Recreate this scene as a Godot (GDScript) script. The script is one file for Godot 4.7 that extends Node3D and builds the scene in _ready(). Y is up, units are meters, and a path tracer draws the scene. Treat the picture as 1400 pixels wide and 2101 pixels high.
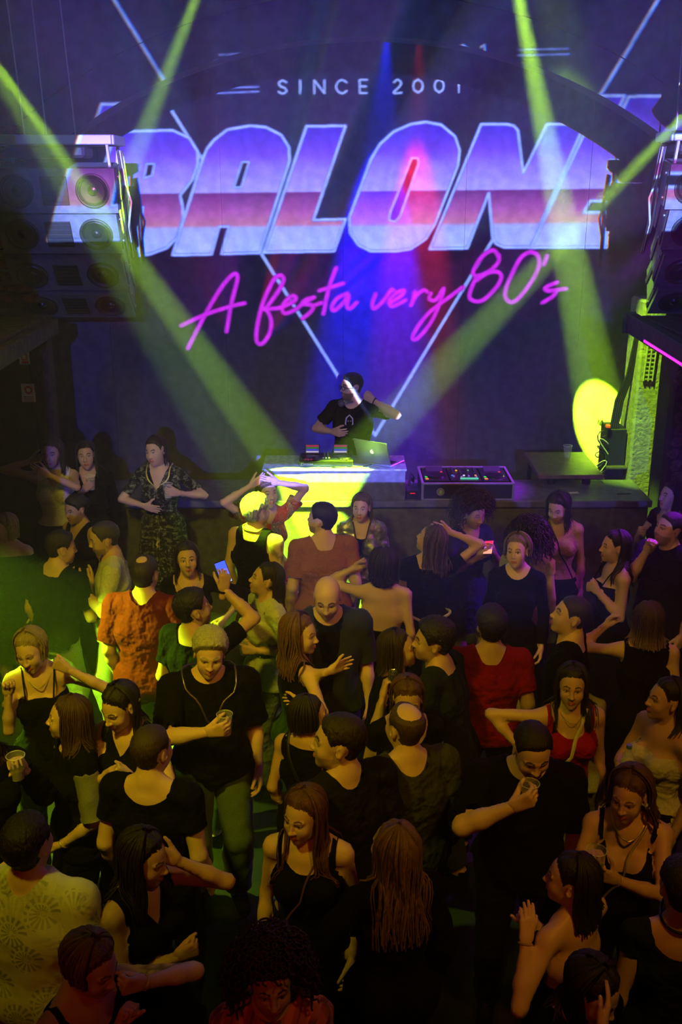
extends Node3D
# A club seen from a balcony: a crowd in front of a raised DJ counter, a picture thrown on the black stage wall, yellow-green beams in haze.
# x to the right, y up, the camera looks towards -z.

const FOCAL := 2043.0
const TILT := deg_to_rad(18.4)
const EYE := Vector3(0, 4.05, 0)
const WALL_Z := 10.2
const ARCH_Z := 8.4

var names_used := {}
var mats := {}
var texs := {}

# point on the plane z = -depth that lies on the sight line (u, v) of the 1400 x 2101 frame: used only to read real positions off the photograph
func spot(u: float, v: float, depth: float) -> Vector3:
	var dx := (u - 700.0) / FOCAL
	var dy := -(v - 1050.5) / FOCAL
	var t := depth / (cos(TILT) + dy * sin(TILT))
	return Vector3(dx * t, EYE.y + t * (dy * cos(TILT) - sin(TILT)), -depth)

# the same, at a known height
func spot_h(u: float, v: float, h: float) -> Vector3:
	var dy := -(v - 1050.5) / FOCAL
	return spot(u, v, (EYE.y - h) * (cos(TILT) + dy * sin(TILT)) / (sin(TILT) - dy * cos(TILT)))

func _ready():
	# ---- camera
	var cam := Camera3D.new(); cam.name = "camera"; add_child(cam)
	cam.position = EYE; cam.rotation = Vector3(-TILT, 0, 0)
	cam.fov = rad_to_deg(2.0 * atan(1050.5 / FOCAL)); cam.near = 0.05; cam.far = 80.0
	# ---- environment: a closed dark room
	var env := Environment.new()
	env.background_mode = Environment.BG_COLOR; env.background_color = Color.BLACK
	env.tonemap_mode = Environment.TONE_MAPPER_LINEAR
	env.tonemap_exposure = 1.0
	env.sdfgi_enabled = true; env.ssao_enabled = true; env.ssil_enabled = true
	env.volumetric_fog_enabled = true; env.volumetric_fog_density = 0.0
	var we := WorldEnvironment.new(); we.name = "environment"; we.environment = env; add_child(we)
	# ---- the lamps of the room (fittings and their lights)
	build_lights()
	# ---- setting, equipment, people
	build_room()
	build_stage()
	build_speakers()
	build_projector()
	build_haze()
	build_people()

# ------------------------------------------------------------------ nodes
func numbered(called: String) -> String:
	var n: int = names_used.get(called, 0)
	names_used[called] = n + 1
	return called if n == 0 else "%s_%03d" % [called, n]

func meta(o: Node, label := "", category := "", group := "", kind := ""):
	if label: o.set_meta("label", label)
	if category: o.set_meta("category", category)
	if group: o.set_meta("group", group)
	if kind: o.set_meta("kind", kind)

func thing(called: String, label: String, category: String, at := Vector3.ZERO, turn := 0.0, group := "") -> Node3D:
	var o := Node3D.new(); o.name = numbered(called); add_child(o)
	o.position = at; o.rotation.y = turn
	meta(o, label, category, group)
	return o

func part(called: String, g, m: Material, parent: Node, label := "") -> MeshInstance3D:
	var o := MeshInstance3D.new(); o.name = called
	o.mesh = g if g is Mesh else g.mesh(); o.material_override = m
	parent.add_child(o, true)
	if label: o.set_meta("label", label)
	return o

func solo(called: String, g, m: Material, label: String, category: String, group := "", at := Vector3.ZERO) -> MeshInstance3D:
	var o := part(numbered(called), g, m, self)
	o.position = at
	meta(o, label, category, group)
	return o

func struct(called: String, g, m: Material) -> MeshInstance3D:
	var o := part(numbered(called), g, m, self); o.set_meta("kind", "structure"); return o

# ------------------------------------------------------------------ materials
func noise_tex(key: String, freq: float, as_normal := false, octaves := 4, lo := 0.0, hi := 1.0, size := 256, bump := 6.0) -> Texture2D:
	if texs.has(key): return texs[key]
	var n := FastNoiseLite.new(); n.noise_type = FastNoiseLite.TYPE_SIMPLEX_SMOOTH; n.frequency = freq; n.fractal_octaves = octaves; n.seed = 7
	var t := NoiseTexture2D.new(); t.width = size; t.height = size; t.seamless = true; t.noise = n
	if as_normal:
		t.as_normal_map = true; t.bump_strength = bump
	else:
		var r := Gradient.new(); r.set_color(0, Color(lo, lo, lo)); r.set_color(1, Color(hi, hi, hi)); t.color_ramp = r
	texs[key] = t
	return t

func mat(c: Color, rough := 0.7, metal := 0.0, spec := 0.5) -> StandardMaterial3D:
	var key := "%s %.2f %.2f %.2f" % [c.to_html(), rough, metal, spec]
	if mats.has(key): return mats[key]
	var m := StandardMaterial3D.new(); m.albedo_color = c; m.roughness = rough; m.metallic = metal; m.metallic_specular = spec
	mats[key] = m
	return m

# a surface with mottling (grey noise multiplies the colour) and fine relief
func rough_mat(key: String, c: Color, rough: float, tex_scale: float, lo := 0.6, relief := 0.3, spec := 0.4) -> StandardMaterial3D:
	if mats.has(key): return mats[key]
	var m := StandardMaterial3D.new(); m.albedo_color = c; m.roughness = rough; m.metallic_specular = spec
	m.albedo_texture = noise_tex("mottle%.2f" % lo, 0.02, false, 5, lo, 1.0)
	m.uv1_triplanar = true; m.uv1_scale = Vector3.ONE * tex_scale
	if relief > 0.0:
		m.heightmap_enabled = true; m.heightmap_texture = noise_tex("relief", 0.05, false, 4); m.heightmap_scale = relief
	mats[key] = m
	return m

func cloth(c: Color, sheen := 0.06) -> StandardMaterial3D:
	var key := "cloth %s %.2f" % [c.to_html(), sheen]
	if mats.has(key): return mats[key]
	var m := StandardMaterial3D.new(); m.albedo_color = c; m.roughness = 0.85; m.metallic_specular = 0.18
	m.rim_enabled = true; m.rim = sheen; m.rim_tint = 0.6
	m.albedo_texture = noise_tex("weave", 0.09, false, 3, 0.78, 1.0)
	m.uv1_triplanar = true; m.uv1_scale = Vector3.ONE * 3.0
	m.heightmap_enabled = true; m.heightmap_texture = noise_tex("folds", 0.012, false, 3); m.heightmap_scale = 2.2
	mats[key] = m
	return m

func glow(c: Color, e: float) -> StandardMaterial3D:
	var m := StandardMaterial3D.new(); m.albedo_color = Color.BLACK; m.emission_enabled = true; m.emission = c; m.emission_energy_multiplier = e
	return m

func clear(alpha := 0.12, tint := Color(0.95, 0.97, 0.95)) -> StandardMaterial3D:
	var key := "clear%.2f%s" % [alpha, tint.to_html()]
	if mats.has(key): return mats[key]
	var m := StandardMaterial3D.new(); m.transparency = BaseMaterial3D.TRANSPARENCY_ALPHA; m.albedo_color = Color(tint, alpha); m.roughness = 0.12
	mats[key] = m
	return m

# ------------------------------------------------------------------ shapes
class Shape:
	var v := PackedVector3Array()
	var n := PackedVector3Array()
	var uv := PackedVector2Array()
	var col := PackedColorArray()

	func tri(a: Vector3, b: Vector3, c: Vector3, na: Vector3, nb: Vector3, nc: Vector3):
		if (b - a).cross(c - a).dot(na + nb + nc) > 0.0:
			v.append_array([a, c, b]); n.append_array([na, nc, nb])
		else:
			v.append_array([a, b, c]); n.append_array([na, nb, nc])

	func quad(a: Vector3, b: Vector3, c: Vector3, d: Vector3, out: Vector3):
		var m := (b - a).cross(c - a)
		if m.length_squared() < 1e-18: m = (c - a).cross(d - a)
		m = m.normalized()
		if m.dot(out) < 0.0: m = -m
		tri(a, b, c, m, m, m); tri(a, c, d, m, m, m)

	# box with chamfered edges
	func box(c: Vector3, size: Vector3, bev := 0.004, basis := Basis.IDENTITY):
		var h := size * 0.5
		var e := minf(bev, minf(h.x, minf(h.y, h.z)) * 0.9)
		for ax in 3:
			var a1 := (ax + 1) % 3
			var a2 := (ax + 2) % 3
			for s in [-1.0, 1.0]:
				var q := []
				for k in [[-1, -1], [1, -1], [1, 1], [-1, 1]]:
					var p := Vector3.ZERO
					p[ax] = s * h[ax]; p[a1] = k[0] * (h[a1] - e); p[a2] = k[1] * (h[a2] - e)
					q.append(c + basis * p)
				var o := Vector3.ZERO
				o[ax] = s
				quad(q[0], q[1], q[2], q[3], basis * o)
		for ax in 3:
			var a1 := (ax + 1) % 3
			var a2 := (ax + 2) % 3
			for s1 in [-1.0, 1.0]:
				for s2 in [-1.0, 1.0]:
					var q := []
					for k in [[-1, 0], [1, 0], [1, 1], [-1, 1]]:
						var p := Vector3.ZERO
						p[ax] = k[0] * (h[ax] - e); p[a1] = s1 * (h[a1] - (e if k[1] else 0.0)); p[a2] = s2 * (h[a2] - (0.0 if k[1] else e))
						q.append(c + basis * p)
					var o := Vector3.ZERO
					o[a1] = s1; o[a2] = s2
					quad(q[0], q[1], q[2], q[3], basis * o)
		for sx in [-1.0, 1.0]:
			for sy in [-1.0, 1.0]:
				for sz in [-1.0, 1.0]:
					var s := Vector3(sx, sy, sz)
					var p := []
					for ax in 3:
						var w: Vector3 = s * (h - Vector3.ONE * e)
						w[ax] = s[ax] * h[ax]
						p.append(c + basis * w)
					var nn := basis * s.normalized()
					tri(p[0], p[1], p[2], nn, nn, nn)

	func bar(a: Vector3, b: Vector3, w: float, h: float, up := Vector3.UP, bev := 0.002):
		var z := (b - a).normalized()
		var x := up.cross(z)
		if x.length() < 0.01: x = Vector3.RIGHT.cross(z)
		x = x.normalized()
		box((a + b) * 0.5, Vector3(w, h, (b - a).length()), bev, Basis(x, z.cross(x), z))

	# rings of a profile [[radius, along], ...] about an axis from 'at' along 'axis'
	func lathe(at: Vector3, axis: Vector3, prof: Array, sides := 20, smooth := true, arc := TAU):
		var y := axis.normalized()
		var x := y.cross(Vector3.RIGHT if absf(y.x) < 0.9 else Vector3.FORWARD).normalized()
		var z := x.cross(y)
		for k in prof.size() - 1:
			var r0: float = prof[k][0]
			var r1: float = prof[k + 1][0]
			var h0: float = prof[k][1]
			var h1: float = prof[k + 1][1]
			var sl := Vector2(h1 - h0, r0 - r1)
			if sl.length() < 1e-7: continue
			sl = sl.normalized()
			for i in sides:
				var t0 := arc * i / sides
				var t1 := arc * (i + 1) / sides
				var d0 := x * cos(t0) + z * sin(t0)
				var d1 := x * cos(t1) + z * sin(t1)
				var n0 := d0 * sl.x + y * sl.y
				var n1 := d1 * sl.x + y * sl.y
				if not smooth:
					n0 = (n0 + n1).normalized(); n1 = n0
				var a := at + d0 * r0 + y * h0
				var b := at + d1 * r0 + y * h0
				var c := at + d1 * r1 + y * h1
				var d := at + d0 * r1 + y * h1
				if r0 > 1e-6: tri(a, b, c, n0, n1, n1)
				if r1 > 1e-6: tri(a, c, d, n0, n1, n0)

	func cyl(a: Vector3, b: Vector3, r: float, sides := 12, r2 := -1.0, bev := 0.0):
		var l := (b - a).length()
		var e := r if r2 < 0.0 else r2
		lathe(a, b - a, [[0.0, 0.0], [r, 0.0], [e, l], [0.0, l]] if bev <= 0.0 else [[0.0, 0.0], [r - bev, 0.0], [r, bev], [e, l - bev], [e - bev, l], [0.0, l]], sides)

	func ball(c: Vector3, r: float, sides := 12, squash := Vector3.ONE):
		var rows := sides / 2
		for j in rows:
			for i in sides:
				var p := []
				for k in [[0, 0], [1, 0], [1, 1], [0, 1]]:
					var th: float = PI * (j + k[1]) / rows
					var ph: float = TAU * (i + k[0]) / sides
					p.append(Vector3(sin(th) * cos(ph), cos(th), sin(th) * sin(ph)))
				var q := []
				for d in p: q.append(c + d * r * squash)
				if j > 0: tri(q[0], q[1], q[2], p[0], p[1], p[2])
				if j < rows - 1: tri(q[0], q[2], q[3], p[0], p[2], p[3])

	# a tube along a path; radius may taper
	func tube(path: Array, r: float, sides := 6, r2 := -1.0, flat := 1.0, flat_dir := Vector3.ZERO):
		var m := path.size()
		if m < 2: return
		var prev := []
		var prevn := []
		var up := Vector3.UP if absf((path[1] - path[0]).normalized().y) < 0.9 else Vector3.RIGHT
		for i in m:
			var t: Vector3 = (path[mini(i + 1, m - 1)] - path[maxi(i - 1, 0)]).normalized()
			var x := up.cross(t)
			if flat_dir != Vector3.ZERO: x = t.cross(flat_dir)
			if x.length_squared() < 1e-8: x = Vector3.RIGHT.cross(t) + Vector3.FORWARD.cross(t) * 0.1
			x = x.normalized()
			var y := t.cross(x)
			if flat_dir == Vector3.ZERO: up = y
			var rr := r if r2 < 0.0 else lerpf(r, r2, float(i) / (m - 1))
			var ring := []
			var rn := []
			for k in sides:
				var ang := TAU * k / sides
				ring.append(path[i] + x * cos(ang) * rr + y * sin(ang) * rr * flat)
				rn.append((x * cos(ang) * flat + y * sin(ang)).normalized())
			if i > 0:
				for k in sides:
					var k2 := (k + 1) % sides
					tri(prev[k], prev[k2], ring[k2], prevn[k], prevn[k2], rn[k2])
					tri(prev[k], ring[k2], ring[k], prevn[k], rn[k2], rn[k])
			prev = ring; prevn = rn

	# polygon in the plane of x and y, extruded along z
	func extrude(poly: PackedVector2Array, z0: float, z1: float, xf := Transform3D.IDENTITY):
		var ix := Geometry2D.triangulate_polygon(poly)
		for k in range(0, ix.size(), 3):
			for z in [z0, z1]:
				var o: Vector3 = xf.basis.z * (1.0 if z == maxf(z0, z1) else -1.0)
				var q := []
				for j in 3: q.append(xf * Vector3(poly[ix[k + j]].x, poly[ix[k + j]].y, z))
				tri(q[0], q[1], q[2], o, o, o)
		var area := 0.0
		for i in poly.size():
			area += poly[i].cross(poly[(i + 1) % poly.size()])
		for i in poly.size():
			var a := poly[i]
			var b := poly[(i + 1) % poly.size()]
			var e := (b - a).normalized()
			var o := Vector3(e.y, -e.x, 0) * signf(area)
			quad(xf * Vector3(a.x, a.y, z0), xf * Vector3(b.x, b.y, z0), xf * Vector3(b.x, b.y, z1), xf * Vector3(a.x, a.y, z1), xf.basis * o)

	func mesh() -> ArrayMesh:
		var a := []
		a.resize(Mesh.ARRAY_MAX)
		a[Mesh.ARRAY_VERTEX] = v; a[Mesh.ARRAY_NORMAL] = n
		if uv.size() == v.size(): a[Mesh.ARRAY_TEX_UV] = uv
		if col.size() == v.size(): a[Mesh.ARRAY_COLOR] = col
		var m := ArrayMesh.new(); m.add_surface_from_arrays(Mesh.PRIMITIVE_TRIANGLES, a)
		return m

func boxg(c: Vector3, size: Vector3, bev := 0.004, basis := Basis.IDENTITY) -> Shape:
	var g := Shape.new(); g.box(c, size, bev, basis); return g

# ------------------------------------------------------------------ lamps
const LIME := Color(0.71, 1.0, 0.12)

func lamp_spot(parent: Node3D, at: Vector3, to: Vector3, c: Color, energy: float, half_angle: float, soft: float, size := 0.03):
	var l := SpotLight3D.new(); l.name = "spot_light"; parent.add_child(l)
	l.light_color = c; l.light_energy = energy; l.spot_angle = half_angle; l.spot_angle_attenuation = soft; l.light_size = size
	l.spot_range = 30.0; l.spot_attenuation = 2.0; l.shadow_enabled = true
	l.look_at_from_position(at, to, Vector3.UP if absf((to - at).normalized().y) < 0.98 else Vector3.RIGHT)

# moving head: base box on the truss, yoke with two arms, round head with a bright lens
func moving_head(at: Vector3, to: Vector3, c: Color, energy: float, half_angle: float, label: String, soft := 0.12):
	var t := thing("moving_head_lamp", label, "stage light", at, 0.0, "yellow-green moving heads")
	var black := mat(Color(0.07, 0.07, 0.075), 0.5)
	var d := (to - at).normalized()
	var side := d.cross(Vector3.UP).normalized()
	part("base", boxg(Vector3(0, 0.34, 0), Vector3(0.3, 0.1, 0.26), 0.015), black, t)
	var clampg := Shape.new(); clampg.cyl(Vector3(0, 0.39, 0), Vector3(0, 0.62, 0), 0.03)
	part("clamp", clampg, mat(Color(0.3, 0.3, 0.31), 0.4, 0.8), t)
	var y := Shape.new()
	for s in [-1.0, 1.0]:
		y.bar(side * 0.14 * s + Vector3(0, 0.3, 0), side * 0.14 * s - Vector3(0, 0.03, 0), 0.035, 0.09, side)
	y.bar(side * -0.155 + Vector3(0, 0.28, 0), side * 0.155 + Vector3(0, 0.28, 0), 0.09, 0.03)
	part("yoke", y, black, t)
	var h := Shape.new()
	h.lathe(d * -0.17, d, [[0.0, 0.0], [0.09, 0.0], [0.115, 0.05], [0.115, 0.2], [0.1, 0.33], [0.085, 0.33]], 24)
	var head := part("head", h, black, t)
	var g := Shape.new(); g.lathe(d * 0.145, d, [[0.0, 0.006], [0.05, 0.004], [0.086, 0.0]], 20)
	part("lens", g, glow(c, 6.0), head)
	lamp_spot(t, at + d * 0.175, to, c, energy, half_angle, soft)

# simple wash lamp: can with barn-door rim and a glowing front
func par_can(at: Vector3, to: Vector3, c: Color, energy: float, half_angle: float, label: String, soft := 0.9, size := 0.09):
	var t := thing("par_lamp", label, "stage light", at, 0.0, "coloured wash lamps")
	var black := mat(Color(0.06, 0.06, 0.065), 0.55)
	var d := (to - at).normalized()
	var h := Shape.new()
	h.lathe(d * -0.2, d, [[0.0, 0.0], [0.05, 0.0], [0.095, 0.1], [0.1, 0.26], [0.09, 0.26], [0.085, 0.2]], 20)
	part("can", h, black, t)
	var b := Shape.new(); b.bar(Vector3(0, 0.02, 0), Vector3(0, 0.3, 0), 0.22, 0.012, d)
	part("bracket", b, black, t)
	var g := Shape.new(); g.lathe(d * 0.0, d, [[0.0, 0.005], [0.085, 0.0]], 18)
	part("lens", g, glow(c, 1.5), t)
	lamp_spot(t, at + d * 0.07, to, c, energy, half_angle, soft, size)

func build_lights():
	# beam over the left speakers, onto the front of the DJ booth
	moving_head(spot(-80, 30, 7.3), spot(668, 1085, 8.3), LIME, 2623.8, 2.7, "moving head throwing the beam past the left speakers onto the booth")
	moving_head(spot(-150, -75, 6.3), spot(592, 1120, 7.35), LIME, 567.0, 3.6, "moving head lighting the dancers in front of the booth")
	# beam from the truss onto the inner side of the left speakers
	moving_head(spot(477, -200, 8.0), spot(232, 440, 8.15), LIME, 2018.2, 2.7, "moving head aimed at the side of the left speakers")
	# beam that ends as a tall oval on the stage wall at the right
	moving_head(spot(1022, -220, 7.3), spot(1238, 872, 10.2), LIME, 4036.5, 3.1, "moving head whose beam ends as an oval on the stage wall")
	# beam from behind the right speakers towards the booth
	moving_head(spot(1490, 148, 7.1), spot(690, 985, 8.25), LIME, 1614.6, 3.3, "moving head behind the right speakers pointing at the booth")
	# beam on the dancers at the left edge
	moving_head(Vector3(-2.75, 2.3, -5.6), Vector3(-1.72, 1.0, -5.65), LIME, 28.0, 32.0, "moving head over the dancers at the left edge", 0.35)
	# wall lamps behind the arch
	par_can(spot(795, 48, 9.8), spot(768, 640, 10.2), Color(0.03, 0.03, 1.0), 260.0, 13.0, "blue lamp behind the top of the arch", 0.7, 0.03)
	par_can(spot(862, 52, 9.85), spot(852, 520, 10.2), Color(1.0, 0.03, 0.25), 40.0, 11.0, "red lamp behind the top of the arch", 0.7, 0.03)
	par_can(Vector3(1.0, 6.7, -7.5), Vector3(2.86, 1.7, -9.2), LIME, 170.0, 7.0, "yellow-green lamp on the concrete pillar right of the stage", 0.6, 0.06)
	# washes over the crowd
	par_can(Vector3(-2.2, 6.4, -1.4), Vector3(-1.0, 1.0, -6.2), Color(0.95, 0.88, 0.10), 29.0, 28.0, "amber wash lamp over the left of the dance floor", 1.0, 0.2)
	par_can(Vector3(1.9, 6.4, -0.8), Vector3(0.8, 1.0, -5.2), Color(1.0, 0.70, 0.14), 10.0, 27.0, "amber wash lamp over the right of the dance floor", 1.0, 0.2)
	par_can(Vector3(-0.9, 3.3, 0.1), Vector3(0.2, 1.2, -4.2), Color(1.0, 0.3, 0.16), 0.7, 40.0, "dim red wash lamp on the balcony rail", 1.0, 0.12)
	par_can(Vector3(3.0, 2.6, -7.2), Vector3(1.05, 0.75, -6.7), Color(0.62, 0.12, 1.0), 5.0, 30.0, "violet lamp under the right gallery", 0.9, 0.06)
	par_can(Vector3(3.0, 3.7, -9.4), Vector3(1.0, 1.4, -8.6), Color(0.66, 0.12, 1.0), 40.0, 13.0, "violet lamp behind the right speakers aimed at the players", 0.8, 0.05)

# ------------------------------------------------------------------ room
func build_room():
	var dark := rough_mat("hallwall", Color(0.16, 0.15, 0.15), 0.9, 0.5, 0.6, 0.4)
	struct("floor", boxg(Vector3(0, -0.15, 0.9), Vector3(9.4, 0.3, 23.6), 0.0), floor_mat())
	struct("ceiling", boxg(Vector3(0, 7.65, 0.9), Vector3(9.4, 0.3, 23.6), 0.0), dark)
	struct("wall_left", boxg(Vector3(-4.6, 3.7, 0.9), Vector3(0.2, 7.8, 23.6), 0.0), dark)
	struct("wall_right", boxg(Vector3(4.6, 3.7, 0.9), Vector3(0.2, 7.8, 23.6), 0.0), dark)
	struct("wall_rear", boxg(Vector3(0, 3.7, 12.4), Vector3(9.4, 7.8, 0.2), 0.0), dark)
	# black stage wall, in tall panels with hairline joints
	var black := rough_mat("stagewall", Color(0.40, 0.40, 0.42), 0.75, 1.2, 0.82, 0.12, 0.25)
	var wb := struct("wall_back", boxg(Vector3(0, 3.7, -WALL_Z - 0.16), Vector3(9.4, 7.8, 0.3), 0.0), black)
	var xs := [-4.5, -2.35, -1.17, 0.02, 1.22, 2.42, 4.5]
	for i in xs.size() - 1:
		part("panel", boxg(Vector3((xs[i] + xs[i + 1]) * 0.5, 3.4, -WALL_Z - 0.005), Vector3(xs[i + 1] - xs[i] - 0.003, 6.8, 0.02), 0.001), black, wb)
	# arch wall: a plate with a segmental opening, and the soffit lining
	var plaster := rough_mat("archwall", Color(0.29, 0.29, 0.31), 0.85, 0.9, 0.7, 0.3, 0.25)
	var cx := 0.2; var top := 5.1; var rad := 4.22; var lx := -2.6; var rx := 2.95
	var a0 := asin((lx - cx) / rad)
	var a1 := asin((rx - cx) / rad)
	var poly := PackedVector2Array([Vector2(-4.4, 3.05), Vector2(-4.4, 7.4), Vector2(4.4, 7.4), Vector2(4.4, 3.05), Vector2(rx, 3.05)])
	for i in 41:
		var a := lerpf(a1, a0, i / 40.0)
		poly.append(Vector2(cx + rad * sin(a), top - rad + rad * cos(a)))
	poly.append(Vector2(lx, 3.05))
	var ag := Shape.new(); ag.extrude(poly, -ARCH_Z - 0.3, -ARCH_Z)
	var arch := struct("wall_arch", ag, plaster)
	# raised band following the arch
	var band := PackedVector2Array()
	for i in 33: band.append(Vector2(cx + (rad + 0.30) * sin(lerpf(a0 * 0.93, a1 * 0.93, i / 32.0)), top - rad + (rad + 0.30) * cos(lerpf(a0 * 0.93, a1 * 0.93, i / 32.0))))
	for i in 33: band.append(Vector2(cx + (rad + 0.42) * sin(lerpf(a1 * 0.93, a0 * 0.93, i / 32.0)), top - rad + (rad + 0.42) * cos(lerpf(a1 * 0.93, a0 * 0.93, i / 32.0))))
	var bg := Shape.new(); bg.extrude(band, -ARCH_Z, -ARCH_Z + 0.035)
	part("arch_moulding", bg, plaster, arch)
	build_piers()
	build_galleries()

func floor_mat() -> StandardMaterial3D:
	return rough_mat("floor", Color(0.10, 0.075, 0.06), 0.5, 0.7, 0.55, 0.3, 0.5)

func build_piers():
	# right: concrete pillar with rough masonry beside it
	var conc := rough_mat("concrete", Color(0.55, 0.53, 0.46), 0.9, 1.6, 0.7, 0.5)
	struct("trim_pillar_right", boxg(Vector3(2.81, 1.52, -9.2), Vector3(0.22, 3.04, 0.44), 0.02), conc)
	var mortar := rough_mat("mortar", Color(0.2, 0.17, 0.14), 0.95, 2.0, 0.6, 0.6)
	var mw := struct("wall_masonry", boxg(Vector3(3.22, 1.42, -8.36), Vector3(0.8, 2.84, 0.16), 0.01), mortar)
	var rng := RandomNumberGenerator.new(); rng.seed = 11
	var tones := []
	for c in [Color(0.42, 0.33, 0.25), Color(0.34, 0.28, 0.23), Color(0.47, 0.38, 0.28)]:
		tones.append(rough_mat("stone" + c.to_html(), c, 0.95, 3.0, 0.55, 1.0))
	for side in 2:
		var y := 0.75 if side == 0 else 3.1
		while y < (2.8 if side == 0 else 4.4):
			var hgt := rng.randf_range(0.075, 0.12) if side == 0 else 0.085
			var x := (2.82 if side == 0 else -3.3) + rng.randf_range(-0.02, 0.04)
			while x < (3.5 if side == 0 else -2.62):
				var w := rng.randf_range(0.09, 0.19) if side == 0 else 0.2
				var g := Shape.new()
				var jit := Basis(Vector3.FORWARD, rng.randf_range(-0.06, 0.06))
				g.box(Vector3.ZERO, Vector3(w - 0.018, hgt - 0.016, 0.13), 0.022 if side == 0 else 0.006, jit)
				for k in g.v.size():
					var q := g.v[k]
					g.v[k] = q + Vector3(sin(q.y * 41.0 + x * 9.0), sin(q.x * 37.0 + y * 7.0), sin(q.x * 53.0 + q.y * 47.0 + x)) * (0.007 if side == 0 else 0.002)
				var st := part("stone" if side == 0 else "brick", g, tones[rng.randi() % 3] if side == 0 else rough_mat("brickred", Color(0.42, 0.2, 0.14), 0.95, 3.0, 0.5, 1.0), mw if side == 0 else left_pier())
				st.position = Vector3(x + w * 0.5, y + hgt * 0.5, -8.3 + rng.randf_range(-0.02, 0.02))
				x += w
			y += hgt
	# left: brown timber post and the dark wall with two small safety notices
	var post := rough_mat("postwood", Color(0.30, 0.20, 0.14), 0.8, 2.0, 0.6, 0.6)
	struct("trim_post_left", boxg(Vector3(-2.5, 1.42, -8.3), Vector3(0.15, 2.84, 0.16), 0.01), post)
	notice(spot(50, 735, 8.205), 0.085, 0.1, false, "small red and white safety notice, upper of two beside the timber post")
	notice(spot(58, 806, 8.205), 0.11, 0.155, true, "white notice with a red ring, lower of two beside the timber post")
	var sw := thing("wall_switch", "small pale switch box on the dark wall behind the woman in white", "switch", spot(64, 915, 8.3))
	part("plate", boxg(Vector3(0, 0, 0.05), Vector3(0.055, 0.06, 0.02), 0.004), mat(Color(0.5, 0.5, 0.48)), sw)
	part("rocker", boxg(Vector3(0, 0, 0.064), Vector3(0.025, 0.035, 0.01), 0.002), mat(Color(0.6, 0.6, 0.58)), sw)
	var lw := struct("wall_pier_left", boxg(Vector3(-3.36, 1.42, -8.3), Vector3(1.55, 2.84, 0.16), 0.0), rough_mat("pierpaint", Color(0.2, 0.16, 0.17), 0.85, 1.0, 0.6, 0.3))
	lw.name = "wall_pier_left"

var _lp: Node
func left_pier() -> Node:
	if _lp == null:
		_lp = struct("wall_brick_left", boxg(Vector3(-2.98, 3.75, -8.37), Vector3(0.72, 1.4, 0.06), 0.0), rough_mat("mortar2", Color(0.16, 0.1, 0.08), 0.95, 2.0, 0.6, 0.5))
	return _lp

func notice(at: Vector3, w: float, h: float, ring: bool, label: String):
	var t := thing("safety_notice", label, "sign", at, 0.0, "safety notices by the timber post")
	part("board", boxg(Vector3.ZERO, Vector3(w, h, 0.006), 0.001), mat(Color(0.85, 0.82, 0.76)), t)
	var red := mat(Color(0.72, 0.1, 0.07))
	if ring:
		var g := Shape.new(); g.lathe(Vector3(0.005, h * 0.16, 0.003), Vector3.BACK, [[0.034, 0.0], [0.034, 0.003], [0.018, 0.003], [0.018, 0.0]], 20)
		part("red_ring", g, red, t)
		var ln := Shape.new()
		for k in 4: ln.box(Vector3(0, -h * 0.22 - k * 0.012, 0.0035), Vector3(w * 0.78, 0.005, 0.001), 0.0)
		part("print_lines", ln, mat(Color(0.35, 0.3, 0.28)), t)
	else:
		var f := Shape.new()
		for s in [-1.0, 1.0]:
			f.box(Vector3(s * 0.02, h * 0.1, 0.0035), Vector3(0.008, 0.05, 0.001), 0.0)
			f.box(Vector3(0, h * 0.1 + s * 0.021, 0.0035), Vector3(0.048, 0.008, 0.001), 0.0)
		part("red_frame", f, red, t)
		part("red_panel", boxg(Vector3(0.004, -h * 0.34, 0.0035), Vector3(w * 0.7, h * 0.2, 0.001), 0.0), red, t)

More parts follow.
